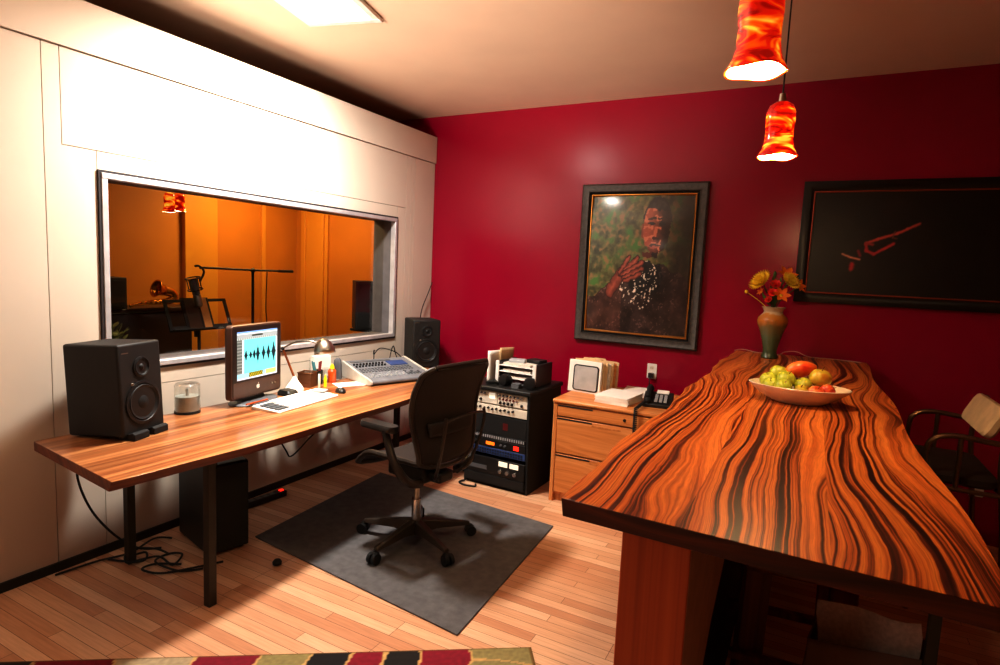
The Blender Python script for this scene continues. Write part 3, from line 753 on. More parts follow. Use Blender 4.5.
for s in (-1,1):
    b = B(); b.tube([(s*.06,.18,.44),(s*.12,.24,.47),(s*.155,.30,.60),(s*.165,.335,.76),(s*.16,.335,.82)], .009, 8, smooth=6); b.build('back_support', M['chairframe'], ch)
b = B(); b.tube([(-.165,.335,.80),(-.09,.347,.815),(0,.352,.82),(.09,.347,.815),(.165,.335,.80)], .007, 8, smooth=6); b.build('cross_bar', M['chairframe'], ch)
for s in (-1,1):
    b = B(); b.tube([(s*.15,.16,.43),(s*.26,.17,.47),(s*.30,.12,.56),(s*.295,.06,.66),(s*.29,.03,.725)], lambda t: .026-.006*t, 10, smooth=6); b.build('arm_support', M['chairframe'], ch)
    b = B(); b.loft([[(s*.297+x*k, -.005+y, z+.028) for x,y in rrect(.085,.25,.04)] for k,z in ((.8,.698),(1,.705),(1,.72),(.8,.732))]); b.build('arm_pad', M['arm'], ch)

# ------------------------------------------------------------------ equipment rack
RX, RY = 1.272, -.70
rk = thing('equipment_rack', 'black audio equipment rack on the floor between desk and cabinet', 'rack', (RX,RY,0), R(-2))
RW, RD, RH = .27, .265, .758
for s in (-1,1):
    b = B(); b.prism([(-RD+.03,.0),(RD,.0),(RD,RH-.03),(-RD,RH-.03),(-RD+.005,.55)], 'x', s*RW-(.02 if s>0 else 0), s*RW+(.02 if s<0 else 0)); b.build('side_panel', M['blackm'], rk, bevel=.003)
b = B(); b.box(-RW-.012,RW+.012,-RD-.02,RD+.01,RH-.03,RH); b.build('top_panel', M['spk'], rk, bevel=.008)
b = B(); b.box(-RW+.02,RW-.02,-RD+.04,RD,.0,.03); b.build('bottom_panel', M['blackm'], rk)
b = B(); b.box(-RW+.02,RW-.02,RD-.02,RD,.03,RH-.03); b.build('rear_panel', M['blackm'], rk)
def unit(name, z0, z1, mat, slant=.0):
    yf = -RD+.010
    b = B(); b.box(-RW+.022,RW-.022,yf,yf+.25,z0,z1); return b.build(name, mat, rk, bevel=.002), yf
def knobs(par, yf, pts, r, mat, name='knob'):
    for x, z in pts:
        b = B(); b.cyl((x,yf,z),(x,yf-.014,z),r,r*.8,12); b.build(name, mat, par)
# twin cream preamps in one row
b = B(); yf = -RD+.010; b.box(-RW+.022,.0,yf,yf+.25,.628,.718); u1 = b.build('preamp_unit', M['cream'], rk, bevel=.002)
knobs(u1, yf, [(-.235+k*.026,.700) for k in range(6)], .0075, M['greyd']); knobs(u1, yf, [(-.225+k*.045,.652) for k in range(3)], .010, M['black'])
b = B(); b.box(-.065,-.015,yf-.003,yf,.665,.708); b.build('meter', M['meter'], u1)
b = B(); b.box(.004,RW-.022,yf,yf+.25,.628,.718); u2 = b.build('preamp_unit', M['cream'], rk, bevel=.002)
knobs(u2, yf, [(.022+k*.030,.700) for k in range(7)], .0075, M['greyd']); knobs(u2, yf, [(.024+k*.028,.674) for k in range(6)], .007, M['maroonpen']); knobs(u2, yf, [(.03+k*.032,.646) for k in range(4)]+[(.205,.648)], .010, M['black'])
u3, yf = unit('compressor_unit', .555, .618, M['cream']); knobs(u3, yf, [(-.17+k*.034,.590+.006*(k%2)) for k in range(10)], .009, M['black'])
u4, yf = unit('blank_panel', .405, .545, M['blackm'])
b = B(); b.box(.06,.10,yf-.002,yf,.45,.50); b.build('indicator', pm('dim_red_display', (90,20,20), .5), u4)
u5, yf = unit('vent_panel', .368, .400, M['black'])
b = B()
for k in range(26): b.box(-.235+k*.0185,-.226+k*.0185,yf-.002,yf,.374,.394)
b.build('vent_fins', M['greyp'], u5)
u6, yf = unit('effects_unit', .305, .364, M['black'])
b = B(); b.box(-.075,-.005,yf-.003,yf,.322,.345); b.build('display', M['orangeled'], u6)
b = B(); b.box(.155,.195,yf-.003,yf,.318,.348); b.build('indicator', M['redled'], u6)
knobs(u6, yf, [(-.205,.34),(-.17,.33),(-.14,.345)], .011, M['chrome']); knobs(u6, yf, [(.05,.335),(.085,.335)], .009, M['greyd'])
u7, yf = unit('patch_unit', .252, .301, M['blue'])
b = B()
for k in range(22):
    for z in (.266,.286): b.box(-.235+k*.0215,-.223+k*.0215,yf-.003,yf,z-.006,z+.006)
b.build('sockets', M['black'], u7)
u8, yf = unit('meter_unit', .10, .225, M['black'])
for x in (.075,.165):
    b = B(); b.box(x-.036,x+.036,yf-.003,yf,.178,.214); b.build('meter', M['meter'], u8)
knobs(u8, yf, [(.055,.140),(.115,.140),(.175,.140)], .018, M['chrome'])
b = B(); b.box(-.21,-.06,yf-.003,yf,.13,.16); b.build('display', M['greyd'], u8)
u9, yf = unit('blank_panel', .03, .095, M['blackm'])
b = B(); b.tube([(1.02,-.955,.012),(1.0,-1.0,.008),(1.06,-1.03,.008),(1.14,-1.015,.008),(1.13,-.98,.012)], .007, 8, smooth=8); tag(b.build('cable', M['rubber']), 'short black cable loop at the foot of the equipment rack', 'cable')

# letter tray, papers and headphones on the rack
lt = thing('letter_tray', 'white and black stacking letter tray on the equipment rack', 'letter tray', (1.345,-.69,RH), R(-3))
for s in (-1,1):
    b = B(); b.box(s*.155-.012,s*.155+.012,-.13,.13,0,.165); b.build('side_panel', M['black'], lt, bevel=.003)
    b = B(); b.box(s*.155-.014,s*.155+.014,-.142,-.13,.03 if s>0 else 0,.17); b.build('end_cap', M['white'], lt, bevel=.003)
for k in range(3):
    b = B(); b.box(-.143,.143,-.135,.13,.045+k*.045,.051+k*.045); b.build('shelf', M['white'], lt)
b = B()
for k in range(3):
    b.m = Matrix.Translation((0,0,.052+k*.045)) @ Matrix.Rotation(R(2-k*2),4,'Z'); b.box(-.115,.115,-.12,.12,0,.008+.004*k)
b.build('papers', M['papershade'], lt); b.m = Matrix.Identity(4)
b = B(); b.box(-.06,.06,-.05,.05,0,.022); tag(b.build('small_radio', M['greyp'], loc=(1.30,-.72,RH+.157), rot=(0,0,.3), bevel=.004), 'small grey gadget on top of the letter tray', 'gadget')
b = B(); b.box(-.06,.06,-.05,.05,0,.028); tag(b.build('cassette_box', M['black'], loc=(1.43,-.66,RH+.157), rot=(0,0,-.2), bevel=.004), 'black box on top of the letter tray right side', 'box')
b = B()
b.sheet(lambda u,v: (-.02+.006*math.sin(u*5)+.02*v*u, -.11+.22*u, .0+.235*v-.012*u*v), 8, 8)
o = tag(b.build('magazine', M['paper'], loc=(1.135,-.73,RH), solid=.016), 'white magazine standing upright at the left of letter tray', 'magazine')
b = B(); b.sheet(lambda u,v: (.0+.015*v*u, -.10+.2*u, .25*v*(1-.05*u)), 8, 8)
tag(b.build('envelope', M['manila'], loc=(1.148,-.62,RH), solid=.006), 'tan envelope standing behind the white magazine', 'envelope')
hp = thing('headphones', 'black headphones lying before the letter tray on the rack', 'headphones', (1.385,-.895,RH), R(-4))
for s in (-1,1):
    b = B(); c = (s*.105,0,.044)
    b.m = Matrix.Translation(c) @ Matrix.Rotation(R(18*s),4,'Z') @ Matrix.Rotation(PI/2,4,'X')
    b.lathe([(.001,-.030),(.030,-.028),(.042,-.012),(.044,.0),(.040,.018),(.02,.022),(.001,.022)], 26); e = b.build('ear_cup', M['black'], hp)
    b = B(); b.m = Matrix.Translation((s*.098,.028,.044)) @ Matrix.Rotation(PI/2,4,'X'); b.lathe([(.020,-.012),(.036,-.012),(.042,0),(.036,.012),(.020,.012)], 24); b.build('ear_cushion', M['rubber'], hp)
b = B(); b.tube([(-.13,.0,.06),(-.115,.035,.07),(-.06,.045,.020),(0,.045,.014),(.06,.045,.020),(.115,.035,.07),(.13,.0,.06)], .009, 8, smooth=6); b.build('headband', M['black'], hp)
b = B(); b.box(-.03,.03,-.03,.03,0,.032); b.box(-.022,.022,-.032,.028,.032,.037); tag(b.build('adapter_box', M['greyd'], loc=(1.39,-.905,RH), bevel=.004), 'small grey box between the headphone ear cups', 'box')
b = B(); b.tube([(1.20,-.88,RH+.012),(1.155,-.90,RH+.012),(1.165,-.935,RH+.02),(1.215,-.94,RH+.03),(1.235,-.90,RH+.012),(1.19,-.875,RH+.03)], .010, 8, smooth=6, closed=True); tag(b.build('cable', M['rubber']), 'coiled black cable at the left front of the rack top', 'cable')

# ------------------------------------------------------------------ oak filing cabinet
fc = thing('filing_cabinet', 'oak filing cabinet with drawers against the red wall', 'cabinet', (2.075,-.56,0))
FW, FD, FH = .385, .36, .731
b = B(); b.box(-FW,-FW+.03,-FD,FD,0,FH-.028); b.box(FW-.03,FW,-FD,FD,0,FH-.028); b.box(-FW+.03,FW-.03,FD-.02,FD,0.05,FH-.028); b.box(-FW+.03,FW-.03,-FD+.02,FD-.02,.05,.07); b.box(-FW+.03,FW-.03,-FD+.03,-FD+.05,0,.05)
b.build('carcass', M['oakv'], fc, bevel=.004)
b = B(); b.box(-FW-.006,FW+.006,-FD-.012,FD,FH-.028,FH); b.build('top', M['oak'], fc, bevel=.01)
for z0,z1,nm in ((.615,.697,0),(.355,.605,1),(.075,.345,1)):
    b = B(); b.box(-FW+.034,FW-.034,-FD-.002,-FD+.018,z0,z1); dr = b.build('drawer', M['oak'], fc, bevel=.003)
    b = B(); b.box(-FW+.034,-.10,-FD-.004,-FD-.001,z1-.014,z1-.004); b.build('finger_pull', M['blackm'], dr)
    if not nm:
        b = B(); b.cyl((.12,-FD-.008,.655),(.12,-FD,.655),.010); b.build('lock', M['black'], dr)
    else:
        b = B(); b.box(-.10,.10,-FD-.004,-FD-.001,z1-.03,z1-.02) ; b.build('label_rail', M['oakv'], dr)
# things on the cabinet
CZ = FH
b = B(); b.box(-.128,.128,-.012,.012,0,.235); bo = tag(b.build('display_board', M['paper'], loc=(1.79,-.60,CZ), rot=(R(-4),0,R(-6)), bevel=.003), 'white board with grey rounded panel standing upright on the cabinet', 'board')
b = B(); b.prism([(x+.012,z+.108) for x,z in rrect(.200,.190,.022)],'y',-.016,-.012); b.build('border', M['black'], bo)
b = B(); b.prism([(x+.012,z+.108) for x,z in rrect(.180,.172,.016)],'y',-.018,-.0155); b.build('panel', pm('grey_panel', (176,172,170), .6), bo)
for k,(dx,hh,mt_,lab) in enumerate(((0,.245,'manila','tan file folder directly behind the white board'),(.02,.252,'manila','taller tan folder second behind the white board'),(.045,.238,'papershade','pale grey folder in the middle of the file row'),(.065,.246,'manila','tan folder fourth back from the white board'),(.085,.236,'oak','brown folder last but one in the file row'),(.10,.242,'manila','tan folder at the rear of the file row'))):
    b = B(); n_ = 10
    b.prism([(-.13,0),(.13,0),(.13,hh-.02),(.11,hh-.014),(.03,hh-.012),(.02,hh),(-.06,hh),(-.07,hh-.012),(-.13,hh-.014)],'y',-.005,.005)
    tag(b.build('file_folder', M[mt_], loc=(1.80+dx*.6, -.572+k*.026, CZ), rot=(R(-4),0,R(-6+k))), lab, 'folder', 'folders behind the white board')
b = B()
for k in range(6):
    b.m = Matrix.Rotation(R((k*37)%5-2),4,'Z'); b.box(-.118,.118,-.15,.15,k*.0085,k*.0085+.008)
b.m = Matrix.Identity(4)
tag(b.build('paper_stack', M['paper'], loc=(2.085,-.70,CZ), rot=(0,0,R(-4))), 'thick white paper stack at the front of the cabinet top', 'paper stack')
b = B(); b.box(-.10,.10,-.13,.13,0,.03); tag(b.build('paper_stack', M['paper'], loc=(2.13,-.38,CZ), rot=(0,0,R(6)), bevel=.002), 'smaller white paper stack nearer the red wall', 'paper stack')
tp = thing('desk_telephone', 'black office telephone on the cabinet below the outlet', 'telephone', (2.345,-.66,CZ), R(8))
b = B(); b.prism([(-.10,0),(.10,0),(.10,.075),(.06,.08),(-.10,.025)],'x',-.095,.095); b.build('body', M['black'], tp, bevel=.006)
b = B(); b.m = Matrix.Translation((-.063,0,.075)) @ Matrix.Rotation(R(16),4,'X'); b.sph((0,-.085,-.005),(.026,.030,.024)); b.sph((0,.085,-.005),(.026,.030,.024)); b.tube([(0,-.085,.012),(0,-.04,.022),(0,.04,.022),(0,.085,.012)],.017,10,smooth=4); b.build('handset', M['blackm'], tp)
b = B(); b.m = Matrix.Translation((.03,.055,.077)) @ Matrix.Rotation(R(16),4,'X'); b.box(-.045,.035,-.018,.030,-.003,.006); b.build('card', M['paper'], tp)
b = B()
for r in range(4):
    for c in range(3):
        y = -.075+r*.025; b.box(-.02+c*.03,.0+c*.03,y-.008,y+.008,.03+(y+.1)*.32,.041+(y+.1)*.32)
b.build('buttons', M['greyp'], tp)
b = B(); hel = []
for i in range(160):
    t_ = i/159; a = t_*2*PI*20
    base = Vector((2.275,-.74,CZ+.03)).lerp(Vector((2.27,-.94,CZ+.02)), min(1,t_*3)) if t_ < .33 else Vector((2.27,-.942,CZ+.02)).lerp(Vector((2.272,-.945,.58)), (t_-.33)/.67)
    hel.append(base + Vector((math.cos(a)*.011, -abs(math.sin(a))*.008-.004, math.sin(a)*.002)))
b.tube(hel, .0045, 6); b.build('handset_cord', M['rubber'], None); co = bpy.data.objects['handset_cord']; co.parent = tp; co.matrix_parent_inverse = (Matrix.Translation(tp.location) @ Matrix.Rotation(R(8),4,'Z')).inverted()

def outlet(label, loc, plug=False):
    t = thing('wall_outlet', label, 'outlet', loc)
    b = B(); b.prism(rrect(.075,.118,.006),'y',-.006,0); b.build('face_plate', M['white'], t)
    for z in (-.026,.026):
        b = B(); b.prism([(x,zz+z) for x,zz in rrect(.034,.030,.010)],'y',-.008,-.006); s_ = b.build('socket', M['cream'], t)
        b = B(); b.box(-.009,-.006,-.009,-.0079,z-.006,z+.006); b.box(.006,.009,-.009,-.0079,z-.006,z+.006); b.build('slots', M['blackm'], s_)
    return t
outlet('white wall outlet above the telephone on red wall', (2.135,0,.855))
outlet('white wall outlet low on the dark wall below bar stool', (4.235,0,.362))
b = B(); b.box(-.018,.018,-.045,-.009,-.02,.016); b.tube([(0,-.04,-.01),(0,-.06,-.05),(.0,-.05,-.12)],.004,8,smooth=4); tag(b.build('power_plug', M['black'], loc=(2.135,0,.825)), 'black plug in the outlet above the telephone', 'plug')

# ------------------------------------------------------------------ pictures
def pn(u, v, f, s=0): return noise.noise((u*f+s, v*f*1.2, s*3.1))
def portrait(u, v):
    # loose brush cells
    qu = u + .012*pn(u,v,38,1); qv = v + .012*pn(u,v,30,2)
    n1 = pn(qu,qv,9,3); n2 = pn(qu,qv,26,4); n3 = pn(qu,qv,60,5)
    c = Vector((96,98,58)) + Vector((44,42,24))*n1 + Vector((30,34,20))*n2 + Vector((16,16,12))*n3
    if n2 > .12: c = c.lerp(Vector((146,112,72)), min(1,(n2-.12)*2.2))
    if n1 > .05 and n2 < .1: c = c.lerp(Vector((78,124,58)), min(1,(n1-.05)*2.4))
    dark = 1/(1+math.exp(-(qu-.80-.06*n1)*22)); c = c.lerp(Vector((34,28,22)), .85*dark)
    # body
    sh = .46-.16*abs(qu-.62)**1.3*2.2 + .04*n1 + (.06 if qu > .4 else -.02)
    if qv < sh:
        c = Vector((44,32,30)) + Vector((16,12,12))*n1*2 + Vector((34,24,22))*max(0,n2)
        if qu < .36: c = c + Vector((24,10,6))
        if (qu-.58)**2/.03+(qv-.42)**2/.02 < 1: c = Vector((18,20,20)) + Vector((22,24,26))*n2
        if n3 > .34 and (qu-.52)**2/.035+(qv-.38)**2/.04 < 1: c = Vector((206,196,180))
        if n3 > .5 and qu < .9: c = c + Vector((44,36,34))
    # head
    hx, hz = (qu-.665)/.128, (qv-.775)/.195
    rr_ = hx*hx+hz*hz
    if rr_ < 1:
        lit = max(0,min(1,.62-hx*.9+.25*n2))
        c = Vector((44,24,18)).lerp(Vector((172,86,62)), lit)
        if n2 > .2 and lit > .4: c = Vector((206,122,92))
        if hz > .62+.1*hx*hx+.1*n2: c = Vector((50,42,38)) + Vector((24,24,24))*n2
        def el(cx, cz, a, b_): return ((qu-cx)/a)**2+((qv-cz)/b_)**2 < 1
        if el(.615,.80,.034,.014) or el(.715,.80,.034,.014): c = Vector((30,16,14))
        if el(.615,.835,.044,.010) or el(.715,.835,.044,.010): c = Vector((60,34,28))
        if el(.655,.735,.016,.045): c = Vector((196,110,82))
        if el(.662,.690,.036,.014): c = Vector((70,32,26))
        if el(.66,.645,.052,.012): c = Vector((58,22,22))
        if el(.66,.628,.042,.009): c = Vector((170,84,70))
        if el(.60,.60,.05,.03): c = Vector((120,60,44))
    elif ((qu-.535)/.018)**2+((qv-.745)/.05)**2 < 1: c = Vector((142,72,52))
    elif rr_ < 1.25 and hz > .2: c = Vector((40,34,32))
    if abs(qu-.62) < .075 and .555 < qv < .595: c = Vector((96,46,36)) if qu < .64 else Vector((40,22,18))
    # raised hand with separate fingers, wrist lower left
    segs = [((.24,.30),(.34,.43),.045),((.34,.43),(.50,.545),.018),((.36,.42),(.545,.515),.018),((.375,.40),(.55,.475),.017),((.385,.38),(.535,.435),.015),((.33,.44),(.42,.56),.016)]
    for (ax,az),(bx,bz),r in segs:
        dx, dz = bx-ax, bz-az; t_ = max(0,min(1,((qu-ax)*dx+(qv-az)*dz)/(dx*dx+dz*dz)))
        dd = math.hypot(qu-ax-dx*t_, qv-az-dz*t_)
        if dd < r: c = Vector((178,92,72)).lerp(Vector((96,42,34)), dd/r*.9+.3*n2)
        elif dd < r+.006: c = Vector((52,26,22))
    return c
def dark_painting(u, v):
    n1 = pn(u*1.8,v,7,7); n2 = pn(u*1.8,v,40,8)
    c = Vector((22,12,8)) + Vector((10,5,3))*n1 - Vector((14,8,5))*max(0,min(1,(u-.45)*3))
    X = u*830+50; Y = (1-v)*460+115
    for pts, r, cc in (([(300,345),(350,325),(430,300),(470,280),(518,256)],9,(196,74,60)),([(302,350),(306,378),(340,392),(385,365),(420,345)],10,(186,46,46)),([(300,345),(330,350)],9,(160,46,40)),
                      ([(200,395),(240,410),(280,418)],6,(226,150,120)),([(270,380),(280,400)],9,(140,26,40)),([(248,440),(246,462)],15,(186,36,42)),([(420,290),(412,318),(430,322)],5,(120,60,44))):
        for (ax,ay),(bx,by) in zip(pts,pts[1:]):
            dx,dy = bx-ax,by-ay; t_ = max(0,min(1,((X-ax)*dx+(Y-ay)*dy)/(dx*dx+dy*dy))); dd = math.hypot(X-ax-dx*t_,Y-ay-dy*t_)/(r*(1+.35*n2))
            if dd < 1: c = Vector(cc).lerp(c, dd**2)
    return c
def frame(par, w, h, prof, mat, name):
    """mitred frame: prof = [(inset, depth)] closed section, outer w x h, bottom at z=0"""
    b = B(); rings = []
    for sx, sz in ((-1,0),(1,0),(1,1),(-1,1)):
        rings.append([(sx*(w/2-i), -dp, (i if sz == 0 else h-i)) for i, dp in prof])
    b.loft(rings, closed=True); return b.build(name, mat, par)
p1 = thing('framed_painting', 'framed oil portrait of a man with one hand raised', 'painting', (1.972,-.012,1.052), 0)
PW, PH = .985, 1.262
frame(p1, PW, PH, [(0,0),(0,.028),(.012,.040),(.03,.032),(.05,.030),(.062,.036),(.068,.020),(.068,0)], M['framewood'], 'frame')
frame(p1, PW-.136, PH-.136, [(0,0),(0,.022),(.006,.030),(.014,.018),(.014,0)], M['blackm'], 'inner_frame').location.z = .068
frame(p1, PW-.164, PH-.164, [(0,0),(0,.026),(.007,.028),(.016,.012),(.016,0)], M['gold'], 'gold_fillet').location.z = .082
painted('canvas', PW-.19, PH-.19, 170, 214, portrait, vcol_mat('oil_paint', .4, coat=.5, bump=.12), p1, (0,-.006,.095), bulge=(.014,.030))
p2 = thing('framed_painting', 'wide black-framed dark painting with small red figure right of flowers', 'painting', (3.70,-.006,1.472), 0)
QW, QH = 1.225, .822
frame(p2, QW, QH, [(0,0),(0,.03),(.02,.036),(.05,.030),(.066,.020),(.066,0)], M['frameblack'], 'frame')
frame(p2, QW-.132, QH-.132, [(0,0),(0,.022),(.005,.024),(.009,.014),(.009,0)], M['redgold'], 'gold_fillet').location.z = .066
painted('canvas', QW-.148, QH-.148, 200, 124, dark_painting, vcol_mat('dark_oil_paint', .4, bump=.15), p2, (0,-.010,.074))

# ------------------------------------------------------------------ on the bar table
vs = thing('flower_vase', 'green and amber glazed baluster vase at far table end', 'vase', (2.984,-.324,TZ))
a = N('vase_glaze'); cz = a.n('ShaderNodeTexCoord'); sp = a.n('ShaderNodeSeparateXYZ'); a.l(cz.outputs['Object'], sp.inputs[0])
zz = a.math('ADD', a.math('MULTIPLY', sp.outputs['Z'], 2.9), a.math('MULTIPLY', a.math('SUBTRACT', a.noise(a.coord((1,1,.5)), 22, 3), .5), .22))
a.l(a.ramp(zz, [(.0, s2l((58,74,44))), (.42, s2l((92,108,76))), (.62, s2l((118,104,62))), (.74, s2l((186,116,40))), (.86, s2l((196,140,70))), (.90, s2l((206,184,150)))]), a.b.inputs['Base Color']); a.set(Roughness=.18, Coat_Weight=.5)
b = B(); b.lathe([(.050,0),(.054,.010),(.046,.030),(.043,.05),(.055,.11),(.075,.18),(.092,.225),(.096,.250),(.090,.275),(.064,.300),(.058,.312),(.066,.332),(.076,.342),(.072,.345),(.055,.315),(.055,.26),(.001,.25)], 36, cap=False); b.build('body', a.m, vs)
def flower(name, label, cat, head, kind, mat, r):
    t = thing(name, label, cat, (2.984,-.324,TZ+.30)); hx = Vector(head)-Vector((2.984,-.324,TZ+.30))
    b = B(); b.tube([(0,0,-.02),(hx.x*.25,hx.y*.25,hx.z*.45),tuple(hx*.97)], .003, 6, smooth=5); b.build('stem', M['stem'], t)
    dirn = (Vector((hx.x*1.2, -.10, hx.z*.35+.02))).normalized(); q = dirn.to_track_quat('Z','Y').to_matrix().to_4x4()
    b = B()
    layers = {'mum':((26,1.0,15),(22,.86,35),(16,.66,55),(10,.45,75)),'lily':((6,1.0,35),),'carn':((9,1.0,25),(8,.8,50),(6,.55,72))}[kind]
    wdt = {'mum':.10,'lily':.26,'carn':.34}[kind]
    for n_, rl, el in layers:
        for k in range(n_):
            az = 2*PI*k/n_+rl*3
            mm = Matrix.Translation(hx) @ q @ Matrix.Rotation(az,4,'Z') @ Matrix.Rotation(-R(el),4,'Y')
            b.m = mm; L = r*rl
            def pet(u, v, L=L):
                ww = wdt*L*math.sin(PI*min(1,.12+.88*v))**.6 if v < 1 else 0
                return (L*v, (u-.5)*2*ww, L*.25*v*v*(-1 if kind == 'lily' else .6) + L*.12*abs(u-.5))
            b.sheet(pet, 2, 4)
    b.m = Matrix.Identity(4); b.build('bloom', mat, t)
    if kind != 'carn':
        b = B(); b.sph(tuple(hx), r*.2); b.build('flower_center', M['yel'] if kind == 'lily' else M['org'], t)
    return t
flower('chrysanthemum','big yellow chrysanthemum at the left of the bouquet','flower',(2.905,-.36,1.592),'mum',M['yel'],.088)
flower('chrysanthemum','smaller yellow chrysanthemum at the right of the bouquet','flower',(3.062,-.36,1.600),'mum',M['yel'],.072)
flower('lily','tallest orange lily at the top of the bouquet','flower',(3.040,-.32,1.642),'lily',M['org'],.074)
flower('lily','orange lily at the far right edge of the bouquet','flower',(3.115,-.34,1.578),'lily',M['org'],.058)
flower('lily','orange lily low at the front right of the bouquet','flower',(3.022,-.40,1.512),'lily',M['org'],.064)
flower('lily','small orange lily low at the left of the bouquet','flower',(2.903,-.36,1.530),'lily',M['org'],.034)
flower('carnation','red carnation in the middle of the bouquet','flower',(2.985,-.39,1.575),'carn',M['redp'],.045)
flower('carnation','red carnation low at the bouquet front left','flower',(2.975,-.40,1.522),'carn',M['redp'],.042)
flower('carnation','lowest red carnation just above the vase rim','flower',(2.955,-.385,1.478),'carn',M['redp'],.032)
b = B(); b.tube([(2.984,-.32,TZ+.3),(2.976,-.32,1.55),(2.972,-.32,1.635)],.003,6,smooth=4); b.sph((2.972,-.32,1.648),(.011,.011,.024)); tag(b.build('flower_bud', M['leaf']), 'closed green bud at the top of the bouquet', 'flower bud')
b = B(); b.tube([(2.984,-.32,TZ+.3),(2.89,-.33,1.47),(2.815,-.33,1.52)],.002,6,smooth=4); b.sph((2.807,-.33,1.526),.012); tag(b.build('flower_bud', M['yel']), 'stray yellow bud far left of the bouquet', 'flower bud')
lv = thing('bouquet_greenery', 'green leaves between the flowers in the vase', 'leaves', (2.984,-.324,TZ+.30)); lv['kind'] = 'stuff'
b = B(); rl_ = random.Random(5)
for k in range(26):
    az = rl_.uniform(0,2*PI); el = R(rl_.uniform(35,85)); st = Vector((math.cos(az)*math.cos(el)*.04, math.sin(az)*math.cos(el)*.04, .05+rl_.uniform(0,.10)))
    b.m = Matrix.Translation(st) @ Matrix.Rotation(az,4,'Z') @ Matrix.Rotation(-el,4,'Y'); L = rl_.uniform(.07,.12)
    b.sheet(lambda u,v: (L*v,(u-.5)*.036*math.sin(PI*max(.03,min(.97,v))),.02*v*v), 2, 5)
b.m = Matrix.Identity(4); b.build('leaf_blades', M['leaf'], lv)

bw = thing('fruit_bowl', 'shallow oval cream bowl of fruit on the bar table', 'bowl', (3.190,-1.845,TZ), R(2))
b = B(); n = 48; A_, B_ = .192, .135
outer = [(.46,0),(.52,.004),(.76,.030),(.92,.056),(1.0,.074)]; inner = [(.985,.076),(.90,.058),(.72,.034),(.48,.012),(.01,.010)]
b.loft([[(A_*s*math.cos(2*PI*k/n)*(1+.04*math.cos(4*PI*k/n)), B_*s*math.sin(2*PI*k/n), z) for k in range(n)] for s,z in outer+inner], cap=True); b.build('body', M['bowl'], bw)
def fruit_mat(name, c1, c2, c3, sc_=18):
    a = N(name); f = a.noise(a.coord(), sc_, 3); a.l(a.ramp(f, [(.35,s2l(c1)),(.5,s2l(c2)),(.68,s2l(c3))]), a.b.inputs['Base Color']); a.set(Roughness=.3); return a.m
FM = {'g':fruit_mat('green_apple_skin',(150,160,40),(184,190,60),(206,206,90)),'y':fruit_mat('yellow_apple_skin',(170,150,40),(206,176,60),(190,120,40)),'r':fruit_mat('peach_skin',(226,150,80),(214,90,50),(190,40,30),22),'m':fruit_mat('mango_skin',(232,150,70),(226,110,50),(206,40,26),10)}
def apple(label, p, r, m, cat='apple', name='apple', tilt=(0,0)):
    r *= 1.10; p = (p[0], p[1]-.012, p[2]+.012)
    t = thing(name, label, cat, p, 0); t.rotation_euler = (tilt[0],tilt[1],0)
    pr = []
    for k in range(15):
        a_ = PI*k/14; rad = r*math.sin(a_)*(1+.06*math.cos(a_)); z = -r*.93*math.cos(a_)
        z -= (.22*r*math.exp(-(rad/(r*.35))**2) if k > 7 else -.12*r*math.exp(-(rad/(r*.3))**2)); pr.append((max(rad,.0005), z))
    b = B(); b.lathe(pr, 24); b.build('flesh', FM[m], t)
    b = B(); b.tube([(0,0,r*.66),(.002,.001,r*.9),(.005,.002,r*1.12)],.0016,6,smooth=3); b.build('stem', M['darkwood'], t)
    return t
apple('green apple at the left end of the fruit bowl',(3.068,-1.815,TZ+.070),.033,'g',tilt=(.2,-.3))
apple('green apple topmost of the left fruit pile',(3.106,-1.790,TZ+.102),.034,'g',tilt=(-.2,.2))
apple('green apple right of the left fruit pile centre',(3.140,-1.835,TZ+.083),.035,'g',tilt=(.3,.3))
apple('green apple low at the bowl front left',(3.085,-1.880,TZ+.058),.031,'g',tilt=(.6,-.2))
apple('green apple low at the bowl front beside another green one',(3.133,-1.900,TZ+.060),.032,'g',tilt=(.7,.2))
apple('large yellow apple on the right side of the bowl',(3.268,-1.815,TZ+.102),.040,'y',tilt=(.1,.1))
apple('small yellow apple at the front middle of bowl',(3.200,-1.892,TZ+.048),.026,'y',tilt=(.4,0))
apple('green pear-coloured apple in the middle under the mango',(3.205,-1.835,TZ+.066),.033,'g',tilt=(.2,-.5))
apple('pale peach low at the bowl right front',(3.256,-1.885,TZ+.048),.029,'r','peach','peach',tilt=(.5,.3))
apple('red peach at the right end of the bowl',(3.300,-1.850,TZ+.056),.028,'r','peach','peach',tilt=(-.2,.9))
mg = thing('mango', 'long orange-red mango lying on top of the fruit', 'mango', (3.192,-1.785,TZ+.137)); mg.rotation_euler = (0,R(-14),R(12))
b = B(); b.loft([[( -.062+.124*k/14, .043*math.sin(PI*max(.02,min(.98,k/14)))**.5*math.cos(2*PI*i/20)*(1-.18*k/14), .041*math.sin(PI*max(.02,min(.98,k/14)))**.5*math.sin(2*PI*i/20)*(1-.18*k/14)) for i in range(20)] for k in range(15)])
b.build('flesh', FM['m'], mg)
b = B(); b.cyl((-.066,0,0),(-.058,0,0),.004); b.build('stem', M['darkwood'], mg)
b = B(); b.tube([(2.74,-.09,TZ+.004),(2.80,-.05,TZ+.012),(2.88,-.08,TZ+.004),(2.95,-.07,TZ+.004),(3.03,-.10,TZ+.004),(3.07,-.05,TZ+.022),(3.14,-.04,TZ+.03),(3.22,-.07,TZ+.006),(3.35,-.05,TZ+.004),(3.53,-.09,TZ+.004)], .003, 6, smooth=8)
tag(b.build('wire', pm('clear_wire', (190,150,130), .35)), 'thin pale wire lying along the far table edge', 'wire')

